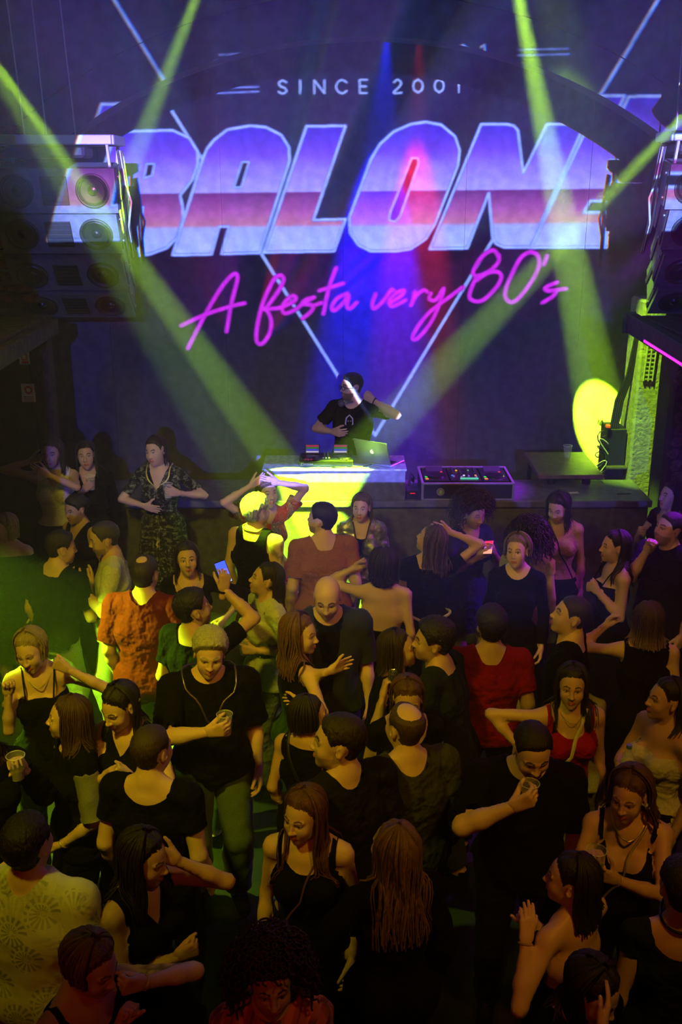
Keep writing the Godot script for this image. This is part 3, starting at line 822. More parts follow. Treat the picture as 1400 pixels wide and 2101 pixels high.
# place on the film for a point that the photograph shows at (u, v) on the stage wall
func film(u: float, v: float) -> Vector2:
	var p := spot(u, v, WALL_Z)
	return Vector2((p.x - rect_a.x) / (rect_b.x - rect_a.x) * SLIDE_W, (rect_a.y - p.y) / (rect_a.y - rect_b.y) * SLIDE_H)

func fill_poly(rings: Array, shade: Callable):
	var lo := 1e9
	var hi := -1e9
	for r in rings:
		for p in r:
			lo = minf(lo, p.y); hi = maxf(hi, p.y)
	for y in range(maxi(0, floori(lo)), mini(SLIDE_H - 1, ceili(hi)) + 1):
		var xs := PackedFloat32Array()
		for r in rings:
			for i in r.size():
				var a: Vector2 = r[i]
				var b: Vector2 = r[(i + 1) % r.size()]
				if (a.y <= y and b.y > y) or (b.y <= y and a.y > y):
					xs.append(a.x + (y - a.y) / (b.y - a.y) * (b.x - a.x))
		xs.sort()
		for i in range(0, xs.size() - 1, 2):
			var x0 := roundi(xs[i])
			var x1 := roundi(xs[i + 1])
			var x := x0
			while x < x1:
				var e := mini(x1, x + 60)
				pic.fill_rect(Rect2i(x, y, e - x, 1), shade.call(x, y))
				x = e

func stroke(pts: Array, w: float, c: Color):
	var flat := func(_x, _y): return c
	for i in pts.size() - 1:
		var a: Vector2 = pts[i]
		var b: Vector2 = pts[i + 1]
		var d := (b - a).normalized()
		var nn := Vector2(-d.y, d.x) * w * 0.5
		fill_poly([[a + nn, b + nn, b - nn, a - nn]], flat)
	for p in pts:
		var ring := []
		for k in 10: ring.append(p + Vector2.from_angle(TAU * k / 10.0) * w * 0.5)
		fill_poly([ring], flat)

func smooth_path(raw: Array, closed := false) -> Array:
	var out := []
	var n := raw.size()
	for i in (n if closed else n - 1):
		var p0: Vector2 = raw[(i - 1 + n) % n] if closed or i > 0 else raw[i]
		var p1: Vector2 = raw[i]
		var p2: Vector2 = raw[(i + 1) % n]
		var p3: Vector2 = raw[(i + 2) % n] if closed or i + 2 < n else p2
		for k in 6:
			out.append(p1.cubic_interpolate(p2, p0, p3, k / 6.0))
	if not closed: out.append(raw[n - 1])
	return out

func on_film(uv: Array) -> Array:
	var out := []
	for k in range(0, uv.size(), 2): out.append(film(uv[k], uv[k + 1]))
	return out

func paint_picture():
	var p0 := spot(20, 40, WALL_Z)
	var p1 := spot(1420, 1015, WALL_Z)
	rect_a = Vector2(-2.85, p0.y); rect_b = Vector2(3.7, p1.y)
	pic = Image.create(SLIDE_W, SLIDE_H, false, Image.FORMAT_RGBA8)
	pic.fill(Color(0.035, 0.055, 0.18))
	# soft diagonal light rays of the artwork's backdrop
	for k in 9:
		var x := 120.0 + k * 210.0
		var c := Color(0.03, 0.045, 0.15) if k % 2 else Color(0.05, 0.055, 0.2)
		fill_poly([[Vector2(x, 0), Vector2(x + 60 + 20 * (k % 3), 0), Vector2(x - 190, SLIDE_H), Vector2(x - 300, SLIDE_H)]], func(_x, _y): return c)
	var line := Color(0.55, 0.68, 0.98)
	# pale bar at the foot of the artwork
	fill_poly([[film(528, 934), film(806, 934), film(808, 966), film(526, 966)]], func(_x, _y): return Color(0.36, 0.38, 0.80))
	# neon triangle
	stroke([film(120, -150), film(355, 231), film(770, 893), film(1165, 236), film(1400, -155)], 9.0, line)
	# dashes
	for d in [[454, 180, 531, 178], [446, 191, 531, 187.5], [1003, 171, 1094, 169], [1003, 181, 1096, 179]]:
		stroke([film(d[0], d[1]), film(d[2], d[3])], 4.5, Color(0.42, 0.5, 0.85))
	# SINCE 2001, single strokes
	var glyphs := {
		"S": [[0.95, 0.15, 0.5, 0.0, 0.08, 0.2, 0.3, 0.45, 0.7, 0.55, 0.95, 0.8, 0.5, 1.0, 0.05, 0.85]], "I": [[0.5, 0.0, 0.5, 1.0]], "N": [[0.0, 1.0, 0.0, 0.0, 1.0, 1.0, 1.0, 0.0]],
		"C": [[0.98, 0.18, 0.6, 0.0, 0.2, 0.12, 0.0, 0.5, 0.2, 0.88, 0.6, 1.0, 0.98, 0.82]], "E": [[1.0, 0.0, 0.0, 0.0, 0.0, 1.0, 1.0, 1.0], [0.0, 0.5, 0.85, 0.5]],
		"2": [[0.05, 0.2, 0.5, 0.0, 0.95, 0.25, 0.7, 0.55, 0.0, 1.0, 1.0, 1.0]], "0": [[0.5, 0.0, 0.1, 0.2, 0.0, 0.5, 0.1, 0.8, 0.5, 1.0, 0.9, 0.8, 1.0, 0.5, 0.9, 0.2, 0.5, 0.0]], "1": [[0.2, 0.15, 0.75, 0.0, 0.75, 1.0]]}
	var cells := [["S", 571, 589], ["I", 608, 624], ["N", 645, 666], ["C", 690, 712], ["E", 738, 753], ["2", 808, 824], ["0", 848, 868], ["0", 892, 911], ["1", 932, 945]]
	for c in cells:
		for s in glyphs[c[0]]:
			var pts := []
			var yt: float = 165.0 - (c[1] - 571) * 0.008
			for k in range(0, s.size(), 2):
				pts.append(film(lerpf(c[1], c[2], s[k]), yt + 27.0 * s[k + 1]))
			stroke(smooth_path(pts) if c[0] in "SC2" else pts, 5.5, Color(0.58, 0.7, 0.97))
	# the slanted capitals: outer ring, inner rings (film of the real lettering, corners read off the wall)
	var caps := [
		[[237.7, 270.3, 300, 268.5, 354, 267, 388.6, 282.9, 405.9, 311, 406, 336, 394.9, 367.7, 369.7, 400.7, 374.4, 421, 376, 446, 363.4, 487, 341.4, 509, 306.9, 521.7, 267.6, 524.9, 150, 527], [301, 336, 317, 336, 312, 360, 296, 365], [275, 425, 294, 425, 285, 466, 265, 468]],
		[[354, 523.3, 416.9, 323.7, 425, 305, 438.9, 287.6, 467, 265.6, 514.3, 257.7, 545.7, 260.9, 577, 276.6, 592.9, 301.7, 594.4, 330, 533, 518.6, 454.6, 521, 470, 465, 449.9, 465, 434, 521.7], [497, 332, 511, 332, 495, 384, 480, 384]],
		[[629, 259.3, 709.3, 257.7, 643.3, 451, 709.3, 449.4, 685.7, 515.4, 541, 517.5]],
		[[761, 326.9, 780, 295.4, 808, 270, 842.9, 254.6, 874, 249.9, 905.7, 256, 934, 279.7, 943.4, 308, 940, 339, 893, 458.9, 874, 490, 842.9, 510.7, 811.4, 515.4, 761, 515.4, 736, 502.9, 718.7, 477.7, 717, 446], [845, 324, 858, 324, 859, 335, 821, 444, 810, 455, 799, 451, 801, 436]],
		[[987.6, 254.6, 1040, 254.6, 1055, 258, 1063, 268, 1074, 355, 1122.7, 254.6, 1199.7, 254.6, 1088, 507.6, 1034, 507, 1018, 500, 1011, 487, 1003.3, 396, 959.3, 509, 882, 510.7]],
		[[1207.6, 256, 1425, 254, 1400, 327, 1253, 328, 1245, 347, 1326, 347, 1300, 412, 1211, 412, 1198, 436, 1295, 436, 1268, 507, 1091, 507.6]]]
	for cap in caps:
		var rings := []
		for r in cap: rings.append(on_film(r))
		fill_poly(rings, func(x, y): return cap_colour(x, y))
		for r in rings:
			var ring: Array = r.duplicate(); ring.append(r[0])
			stroke(ring, 9.0 if r == rings[0] else 6.5, Color(0.36, 0.46, 0.90))
			stroke(ring, 5.0 if r == rings[0] else 3.5, Color(0.62, 0.76, 0.99))
	# handwriting
	var ink := [
		[385.5, 714.5, 420, 647, 450, 596, 471, 569, 483, 561.5, 487.5, 572, 475.5, 620, 465, 680], [372, 668, 420, 645.5, 471, 629, 502, 621.5],
		[544, 635, 570, 599, 582, 575, 576, 564.5, 561, 575, 540, 620, 528, 668, 526.5, 698, 537, 705.5, 552, 686, 556.5, 659, 549, 638, 541.5, 633.5, 570, 632, 600, 620, 607.5, 609.5, 597, 608, 580.5, 626, 583.5, 642.5, 606, 635, 624, 621, 645, 609.5],
		[645, 609.5, 627, 615, 621, 623, 642, 626, 639, 638, 621, 653], [640, 628, 660, 621], [690, 549.5, 675, 590, 663.6, 644], [655.5, 596, 705, 581],
		[713, 602, 693, 611, 681, 629, 687, 636.5, 705, 620, 715.5, 605, 712.5, 629, 720, 632, 732, 620], [771, 603, 764.6, 621, 768, 633, 786, 618, 802.4, 595, 808, 596],
		[800.8, 621, 825.4, 605, 828.7, 595, 812, 601.7, 799, 618, 805.7, 628, 832, 616], [851.7, 598, 848.4, 615, 843.5, 626], [846, 618, 858, 602, 871, 595, 877, 599],
		[884.6, 601.7, 881, 613, 894.4, 615, 910.9, 592, 897.7, 634.6, 878, 670.7, 855, 695.4, 846.8, 690.4, 861.6, 664, 887.9, 634.6, 924, 608, 950, 588.6],
		[1024, 528, 1012.7, 513, 989.7, 526, 971.7, 555.7, 978, 565.6, 1002.9, 557, 1022.6, 538, 1024, 523], [978, 567, 965, 598, 966.7, 614, 989.7, 616.5, 1019, 588.6, 1029, 567, 1019, 557, 999.6, 560.6, 978, 575],
		[1088, 516, 1068.6, 529, 1048.9, 565.6, 1037, 598, 1042, 616.5, 1058.7, 616.5, 1088, 582, 1106, 545.9, 1103, 523, 1088, 516], [1123, 524.5, 1116, 542.6], [1144, 578.7, 1121, 588.6, 1121, 595, 1141, 597, 1134, 608, 1113, 621], [1125, 597, 1162, 592]]
	for pass_n in 2:
		for s in ink:
			stroke(smooth_path(on_film(s)), 13.0 if pass_n == 0 else 9.0, Color(0.46, 0.09, 0.56) if pass_n == 0 else Color(0.82, 0.16, 0.86))
	# the lens softens the picture a little
	pic.resize(SLIDE_W / 2, SLIDE_H / 2, Image.INTERPOLATE_BILINEAR)
	pic.resize(SLIDE_W, SLIDE_H, Image.INTERPOLATE_CUBIC)

func cap_colour(x: float, y: float) -> Color:
	var t := (y - film(0, 256).y) / (film(0, 515).y - film(0, 256).y) + (x / SLIDE_W - 0.5) * 0.06
	var s := [[0.0, 0.22, 0.14, 0.78], [0.2, 0.40, 0.25, 0.86], [0.32, 0.52, 0.46, 0.93], [0.51, 0.62, 0.62, 0.98], [0.52, 0.40, 0.16, 0.48], [0.66, 0.62, 0.32, 0.62], [0.77, 0.72, 0.46, 0.60], [0.80, 0.60, 0.68, 0.95], [1.0, 0.62, 0.74, 0.98]]
	for k in s.size() - 1:
		if t <= s[k + 1][0] or k == s.size() - 2:
			var f := clampf((t - s[k][0]) / (s[k + 1][0] - s[k][0]), 0.0, 1.0)
			return Color(lerpf(s[k][1], s[k + 1][1], f), lerpf(s[k][2], s[k + 1][2], f), lerpf(s[k][3], s[k + 1][3], f))
	return Color.BLACK

func build_projector():
	paint_picture()
	var at := Vector3(1.05, 5.9, 10.3)
	var t := thing("video_projector", "three-lens video projector on a shelf at the rear of the hall", "projector")
	var blk := mat(Color(0.08, 0.08, 0.085), 0.5)
	var data := pic.get_data()
	var lut := PackedByteArray(); lut.resize(256)
	for k in 256: lut[k] = 255 - roundi(255.0 * Color(k / 255.0, 0, 0).srgb_to_linear().r)
	var count := SLIDE_W * SLIDE_H
	var hood := Shape.new()
	var corners := [Vector3(rect_a.x, rect_a.y, -WALL_Z), Vector3(rect_b.x, rect_a.y, -WALL_Z), Vector3(rect_b.x, rect_b.y, -WALL_Z), Vector3(rect_a.x, rect_b.y, -WALL_Z)]
	var k_slide := 0.16 / (WALL_Z + at.z)
	for gun in 3:
		var bytes := PackedByteArray(); bytes.resize(count * 4)
		for i in count: bytes[i * 4 + 3] = lut[data[i * 4 + gun]]
		var tex := ImageTexture.create_from_image(Image.create_from_data(SLIDE_W, SLIDE_H, false, Image.FORMAT_RGBA8, bytes))
		var m := StandardMaterial3D.new(); m.transparency = BaseMaterial3D.TRANSPARENCY_ALPHA; m.albedo_texture = tex; m.roughness = 1.0; m.metallic_specular = 0.0
		var o := at + Vector3((gun - 1) * 0.064, 0, 0)
		var s := Shape.new()
		var q := []
		for c in corners: q.append(o + (c - o) * k_slide)
		var uvs := [Vector2(0, 0), Vector2(1, 0), Vector2(1, 1), Vector2(0, 1)]
		for tri in [[0, 2, 1], [0, 3, 2]]:
			for i in tri:
				s.v.append(q[i]); s.n.append(Vector3.FORWARD); s.uv.append(uvs[i])
		part("film_slide", s, m, t, "%s film slide" % ["red", "green", "blue"][gun])
		var back: Vector3 = o + (o - (q[0] + q[1] + q[2] + q[3]) * 0.25) * 0.06
		for i in 4: hood.quad(q[i], q[(i + 1) % 4], back, back, Vector3(0, 0, 1))
		var l := AreaLight3D.new(); l.name = "gun_light"; t.add_child(l)
		l.position = o; l.area_size = Vector2(0.00012, 0.00012); l.shadow_enabled = true; l.area_range = 40.0
		l.light_color = [Color(1, 0, 0), Color(0, 1, 0), Color(0, 0, 1)][gun]
		l.light_energy = [4300.0, 4000.0, 5000.0][gun]
	part("light_hoods", hood, blk, t)
	var body := Shape.new()
	body.box(at + Vector3(0, 0.13, -0.05), Vector3(0.62, 0.02, 0.6), 0.004); body.box(at + Vector3(0, -0.15, -0.05), Vector3(0.62, 0.02, 0.6), 0.004)
	for sx in [-1.0, 1.0]: body.box(at + Vector3(sx * 0.31, -0.01, -0.05), Vector3(0.02, 0.3, 0.6), 0.004)
	body.box(at + Vector3(0, -0.01, 0.24), Vector3(0.62, 0.3, 0.02), 0.004)
	part("casing", body, blk, t)
	var sh := thing("projector_shelf", "black shelf on brackets under the projector at the rear wall", "shelf", at + Vector3(0, -0.175, 0.0))
	part("board", boxg(Vector3(0, 0, 0.9), Vector3(0.8, 0.03, 2.4), 0.004), blk, sh)
	for sx in [-1.0, 1.0]:
		var br := Shape.new(); br.bar(Vector3(sx * 0.3, -0.02, 0.4), Vector3(sx * 0.3, -1.2, 2.0), 0.03, 0.03)
		part("bracket", br, blk, sh)

# ------------------------------------------------------------------ figures: joints and radii -> one smooth field -> surface net
# a Field collects tapered capsules (each in a frame of its own, so that it may be flattened) and meshes their smooth union
class Field:
	var pa: Array[Vector3] = []      # start
	var pm: Array[Basis] = []        # frame (flattening)
	var pb: Array[Vector3] = []      # end - start, in that frame
	var pr := PackedFloat32Array()   # radius at the start
	var ps := PackedFloat32Array()   # radius at the end
	var pk := PackedFloat32Array()   # blend
	var pq := PackedFloat32Array()   # distance scale
	var pop := PackedInt32Array()    # 1 = carve
	var kind := PackedInt32Array()
	var reach := PackedFloat32Array()
	var verts := PackedVector3Array()
	var norms := PackedVector3Array()
	var tris := PackedInt32Array()

	func add(a: Vector3, b: Vector3, r: float, r2: float, k := 0.02, kd := 0, m := Basis.IDENTITY, carve := 0):
		pa.append(a); pm.append(m); pb.append(m * (b - a)); pr.append(r); ps.append(r2); pk.append(k); pop.append(carve); kind.append(kd)
		var sc := m.get_scale()
		var lo := minf(sc.x, minf(sc.y, sc.z))
		pq.append(1.0 / maxf(sc.x, maxf(sc.y, sc.z)) if lo < 0.99 else 1.0)
		reach.append(maxf(r, r2) / lo)

	# ellipsoid with semi-axes e in frame f
	func egg(c: Vector3, e: Vector3, k := 0.02, kd := 0, f := Basis.IDENTITY, carve := 0):
		var big := maxf(e.x, maxf(e.y, e.z))
		var m := Basis(Vector3(big / e.x, 0, 0), Vector3(0, big / e.y, 0), Vector3(0, 0, big / e.z)) * f.transposed()
		pa.append(c); pm.append(m); pb.append(Vector3.ZERO); pr.append(big); ps.append(big); pk.append(k); pop.append(carve); kind.append(kd)
		pq.append(minf(e.x, minf(e.y, e.z)) / big); reach.append(big)

	func dist(i: int, p: Vector3) -> float:
		var d := pm[i] * (p - pa[i])
		var b := pb[i]
		var l := b.length_squared()
		var h := 0.0
		if l > 1e-9: h = clampf(d.dot(b) / l, 0.0, 1.0)
		return ((d - b * h).length() - lerpf(pr[i], ps[i], h)) * pq[i]

	func along(i: int, p: Vector3) -> float:
		var b := pb[i]
		var l := b.length_squared()
		return 0.0 if l < 1e-9 else (pm[i] * (p - pa[i])).dot(b) / l

	func build(cell: float):
		var lo := Vector3.ONE * 1e9
		var hi := -lo
		for i in pa.size():
			if pop[i]: continue
			var e := pa[i] + pm[i].inverse() * pb[i]
			var r := Vector3.ONE * (reach[i] + 0.01)
			lo = lo.min(pa[i] - r).min(e - r); hi = hi.max(pa[i] + r).max(e + r)
		lo -= Vector3.ONE * cell * 2.0; hi += Vector3.ONE * cell * 2.0
		var nx := ceili((hi.x - lo.x) / cell) + 1
		var ny := ceili((hi.y - lo.y) / cell) + 1
		var nz := ceili((hi.z - lo.z) / cell) + 1
		var sy := nx
		var sz := nx * ny
		var grid := PackedFloat32Array(); grid.resize(nx * ny * nz); grid.fill(1.0)
		for i in pa.size():
			var a := pa[i]
			var m := pm[i]
			var b := pb[i]
			var e := a + m.inverse() * b
			var k := pk[i]
			var pad := reach[i] + cell * 2.2 + k
			var i0 := ((a.min(e) - Vector3.ONE * pad - lo) / cell).floor()
			var i1 := ((a.max(e) + Vector3.ONE * pad - lo) / cell).ceil()
			var l := b.length_squared()
			var il := 1.0 / l if l > 1e-9 else 0.0
			var r := pr[i]
			var dr := ps[i] - r
			var q := pq[i]
			var carve := pop[i] == 1
			var x0 := maxi(0, int(i0.x))
			var x1 := mini(nx - 1, int(i1.x))
			var far := cell * 2.4 + k
			for z in range(maxi(0, int(i0.z)), mini(nz - 1, int(i1.z)) + 1):
				for y in range(maxi(0, int(i0.y)), mini(ny - 1, int(i1.y)) + 1):
					var at := x0 + y * sy + z * sz
					var p := lo + Vector3(x0, y, z) * cell - a
					var d := m * p
					var step := m.x * cell
					for x in range(x0, x1 + 1):
						var h := clampf(d.dot(b) * il, 0.0, 1.0)
						var v := ((d - b * h).length() - r - dr * h) * q
						if v < far:
							var g := grid[at]
							if carve:
								v = -v
								var w := maxf(k - absf(v - g), 0.0)
								grid[at] = maxf(v, g) + w * w * 0.25 / k
							else:
								var w := maxf(k - absf(v - g), 0.0)
								grid[at] = minf(v, g) - w * w * 0.25 / k
						at += 1
						d += step
		# surface net
		var ids := PackedInt32Array(); ids.resize(grid.size()); ids.fill(-1)
		var lim := cell * 2.0
		for z in nz - 1:
			for y in ny - 1:
				var at := y * sy + z * sz - 1
				for x in nx - 1:
					at += 1
					var g0 := grid[at]
					if g0 > lim or g0 < -lim: continue
					var g1 := grid[at + 1]
					var g2 := grid[at + sy]
					var g3 := grid[at + sy + 1]
					var g4 := grid[at + sz]
					var g5 := grid[at + sz + 1]
					var g6 := grid[at + sz + sy]
					var g7 := grid[at + sz + sy + 1]
					var neg := int(g0 < 0.0) + int(g1 < 0.0) + int(g2 < 0.0) + int(g3 < 0.0) + int(g4 < 0.0) + int(g5 < 0.0) + int(g6 < 0.0) + int(g7 < 0.0)
					if neg == 0 or neg == 8: continue
					var s := Vector3.ZERO
					var c := 0
					if (g0 < 0.0) != (g1 < 0.0): s += Vector3(g0 / (g0 - g1), 0, 0); c += 1
					if (g2 < 0.0) != (g3 < 0.0): s += Vector3(g2 / (g2 - g3), 1, 0); c += 1
					if (g4 < 0.0) != (g5 < 0.0): s += Vector3(g4 / (g4 - g5), 0, 1); c += 1
					if (g6 < 0.0) != (g7 < 0.0): s += Vector3(g6 / (g6 - g7), 1, 1); c += 1
					if (g0 < 0.0) != (g2 < 0.0): s += Vector3(0, g0 / (g0 - g2), 0); c += 1
					if (g1 < 0.0) != (g3 < 0.0): s += Vector3(1, g1 / (g1 - g3), 0); c += 1
					if (g4 < 0.0) != (g6 < 0.0): s += Vector3(0, g4 / (g4 - g6), 1); c += 1
					if (g5 < 0.0) != (g7 < 0.0): s += Vector3(1, g5 / (g5 - g7), 1); c += 1
					if (g0 < 0.0) != (g4 < 0.0): s += Vector3(0, 0, g0 / (g0 - g4)); c += 1
					if (g1 < 0.0) != (g5 < 0.0): s += Vector3(1, 0, g1 / (g1 - g5)); c += 1
					if (g2 < 0.0) != (g6 < 0.0): s += Vector3(0, 1, g2 / (g2 - g6)); c += 1
					if (g3 < 0.0) != (g7 < 0.0): s += Vector3(1, 1, g3 / (g3 - g7)); c += 1
					ids[at] = verts.size()
					verts.append(lo + (Vector3(x, y, z) + s / c) * cell)
					norms.append(Vector3(g1 + g3 + g5 + g7 - g0 - g2 - g4 - g6, g2 + g3 + g6 + g7 - g0 - g1 - g4 - g5, g4 + g5 + g6 + g7 - g0 - g1 - g2 - g3).normalized())
					# quads round the three edges that start at this corner
					var ins := g0 < 0.0
					if ins != (g1 < 0.0) and y > 0 and z > 0: face(ids[at], ids[at - sy], ids[at - sy - sz], ids[at - sz], ins)
					if ins != (g2 < 0.0) and x > 0 and z > 0: face(ids[at], ids[at - sz], ids[at - sz - 1], ids[at - 1], ins)
					if ins != (g4 < 0.0) and x > 0 and y > 0: face(ids[at], ids[at - 1], ids[at - 1 - sy], ids[at - sy], ins)

	func face(a: int, b: int, c: int, d: int, ins: bool):
		if a < 0 or b < 0 or c < 0 or d < 0: return
		if ins: tris.append_array([a, c, b, a, d, c])
		else: tris.append_array([a, b, c, a, c, d])

# ---- head template: centre between the ears, face towards +z. Tags: 0 skin 1 lips 2 eye white 3 iris 4 brow 5 beard 7 lash line
var heads := {}
func make_head(male: bool, cell: float) -> Dictionary:
	var f := Field.new()
	var w := 1.0 if male else 0.955
	f.egg(Vector3(0, 0.035, -0.012), Vector3(0.076 * w, 0.086, 0.097), 0.02)
	f.egg(Vector3(0, -0.012, 0.033), Vector3(0.062 * w, 0.083, 0.056), 0.03)
	f.egg(Vector3(0, -0.066, 0.030), Vector3((0.055 if male else 0.049), 0.048, 0.055), 0.03)
	f.egg(Vector3(0, -0.101, 0.064), Vector3(0.021 if male else 0.016, 0.016, 0.017), 0.025)
	for s in [-1.0, 1.0]:
		f.egg(Vector3(s * 0.038, -0.030, 0.062), Vector3(0.020, 0.020, 0.017), 0.03)
		f.egg(Vector3(s * 0.0315, 0.003, 0.094), Vector3(0.017, 0.011, 0.013), 0.014, 0, Basis.IDENTITY, 1)
		f.egg(Vector3(s * 0.0315, 0.003, 0.0735), Vector3.ONE * 0.0128, 0.002)
		f.add(Vector3(s * 0.018, 0.0085, 0.0845), Vector3(s * 0.045, 0.007, 0.0785), 0.0038, 0.003, 0.004)
		f.add(Vector3(s * 0.012, 0.021, 0.0865), Vector3(s * 0.047, 0.022, 0.074), 0.0085 if male else 0.006, 0.005, 0.014)
		f.egg(Vector3(s * 0.0125, -0.034, 0.0945), Vector3(0.0085, 0.007, 0.009), 0.006)
		f.add(Vector3(0, -0.0615, 0.0935), Vector3(s * 0.023, -0.0655, 0.0825), 0.0052, 0.0028, 0.004)
		f.add(Vector3(0, -0.0722, 0.0915), Vector3(s * 0.020, -0.0675, 0.0825), 0.0066, 0.003, 0.004)
		f.egg(Vector3(s * 0.077 * w, -0.002, -0.012), Vector3(0.009, 0.032, 0.019), 0.006, 0, Basis(Vector3.UP, s * 0.35) * Basis(Vector3.RIGHT, -0.2))
		f.egg(Vector3(s * 0.089 * w, 0.002, -0.006), Vector3(0.009, 0.019, 0.010), 0.004, 0, Basis(Vector3.UP, s * 0.35), 1)
	f.add(Vector3(0, 0.016, 0.084), Vector3(0, -0.028, 0.1045), 0.0078, 0.0095, 0.012)
	f.egg(Vector3(0, -0.031, 0.1055), Vector3(0.0115, 0.010, 0.0105), 0.008)
	f.add(Vector3(0, -0.05, -0.02), Vector3(0, -0.165, -0.035), 0.056 if male else 0.047, 0.058 if male else 0.048, 0.03)
	f.build(cell)
	var tag := PackedByteArray(); tag.resize(f.verts.size())
	for i in f.verts.size():
		var p := f.verts[i]
		var ax := absf(p.x)
		var t := 0
		if p.z > 0.05:
			if ax < 0.023 and absf(p.y + 0.0665 + ax * 0.02) < 0.0105 and p.z > 0.082: t = 1
			var e := Vector2(ax - 0.0315, p.y - 0.003)
			if e.x * e.x / 0.000196 + e.y * e.y / 0.000042 < 1.0: t = 3 if e.length() < 0.0062 else 2
			elif e.x * e.x / 0.00033 + pow(e.y - 0.002, 2) / 0.000085 < 1.0 and e.y > 0.001: t = 7
			if ax > 0.012 and ax < 0.05 and absf(p.y - (0.0255 + 0.006 * sin((ax - 0.012) * 70.0) - maxf(0.0, ax - 0.035) * 0.2)) < (0.0048 if male else 0.0038): t = 4
		if t == 0 and p.z > 0.0:
			var jaw := p.y < -0.045 and p.y > -0.125 and p.z > 0.01 + 0.2 * maxf(0.0, -0.06 - p.y)
			var stache := ax < 0.028 and p.y < -0.046 and p.y > -0.06 and p.z > 0.07
			if (jaw and not (ax < 0.02 and p.y > -0.06)) or stache: t = 5
		tag[i] = t
	return {"v": f.verts, "n": f.norms, "t": f.tris, "tag": tag}

# ---- hand template: wrist at the origin, fingers along +y, palm towards +z, thumb on the +x side
var hands := {}
func make_hand(pose: String, cell: float) -> Dictionary:
	var curl := {"relaxed": [0.35, 0.5, 0.3], "grip": [0.75, 0.85, 0.5], "fist": [1.35, 1.6, 0.9], "open": [0.06, 0.12, 0.08], "flat": [0.25, 0.15, 0.1]}
	var c: Array = curl[pose]
	var f := Field.new()
	f.add(Vector3(0, -0.045, 0), Vector3(0, 0.02, 0), 0.027, 0.027, 0.015, 0, Basis(Vector3(1, 0, 0), Vector3(0, 1, 0), Vector3(0, 0, 1.35)))
	var xs := [0.030, 0.010, -0.010, -0.028]
	var ln := [0.074, 0.082, 0.075, 0.060]
	for k in 4:
		var base := Vector3(xs[k], [0.088, 0.092, 0.087, 0.078][k], 0)
		f.add(Vector3(xs[k] * 0.6, 0.012, 0), base, 0.016, 0.0125, 0.014)
		var ang := 0.0
		var p := base
		var spread: float = -xs[k] * (4.0 if pose == "open" else 1.2)
		for j in 3:
			ang += c[j] * (1.0 + 0.06 * k)
			var d := Vector3(-sin(spread) * cos(ang), cos(spread) * cos(ang), sin(ang))
			var q: Vector3 = p + d * ln[k] * [0.45, 0.31, 0.24][j]
			var r: float = [0.0095, 0.0088, 0.0080][j] * (0.88 if k == 3 else 1.0)
			f.add(p, q, r, r * 0.92, 0.003)
			p = q
	var td := {"relaxed": Vector3(0.45, 0.8, 0.42), "grip": Vector3(0.25, 0.55, 0.8), "fist": Vector3(-0.1, 0.75, 0.65), "open": Vector3(0.8, 0.6, 0.15), "flat": Vector3(0.5, 0.85, 0.2)}
	var dir: Vector3 = td[pose].normalized()
	var t0 := Vector3(0.020, 0.018, 0.006)
	var t1 := t0 + Vector3(0.35, 0.6, 0.35).lerp(dir, 0.5).normalized() * 0.042
	var t2 := t1 + dir * 0.034
	var t3 := t2 + (dir + Vector3(-0.3, 0.1, 0.1)).normalized() * 0.027
	f.add(t0, t1, 0.017, 0.0125, 0.012); f.add(t1, t2, 0.0115, 0.0100, 0.004); f.add(t2, t3, 0.0100, 0.0085, 0.003)
	f.build(cell)
	return {"v": f.verts, "n": f.norms, "t": f.tris}

# mesh under construction for one part of one person
class Pelt:
	var v := PackedVector3Array()
	var n := PackedVector3Array()
	var c := PackedColorArray()
	var t := PackedInt32Array()

	func join(vs: PackedVector3Array, ns: PackedVector3Array, ts: PackedInt32Array, xf: Transform3D, col: Color, mirror := false):
		var o := v.size()
		for i in vs.size():
			var p := vs[i]
			var q := ns[i]
			if mirror:
				p.x = -p.x; q.x = -q.x
			v.append(xf * p); n.append((xf.basis * q).normalized()); c.append(col)
		if mirror:
			for i in range(0, ts.size(), 3): t.append_array([o + ts[i], o + ts[i + 2], o + ts[i + 1]])
		else:
			for i in ts.size(): t.append(o + ts[i])

	func shape(g, col: Color):
		var o := v.size()
		v.append_array(g.v); n.append_array(g.n)
		for i in g.v.size():
			c.append(col); t.append(o + i)

	func mesh() -> ArrayMesh:
		var a := []
		a.resize(Mesh.ARRAY_MAX)
		a[Mesh.ARRAY_VERTEX] = v; a[Mesh.ARRAY_NORMAL] = n; a[Mesh.ARRAY_COLOR] = c; a[Mesh.ARRAY_INDEX] = t
		var m := ArrayMesh.new(); m.add_surface_from_arrays(Mesh.PRIMITIVE_TRIANGLES, a)
		return m

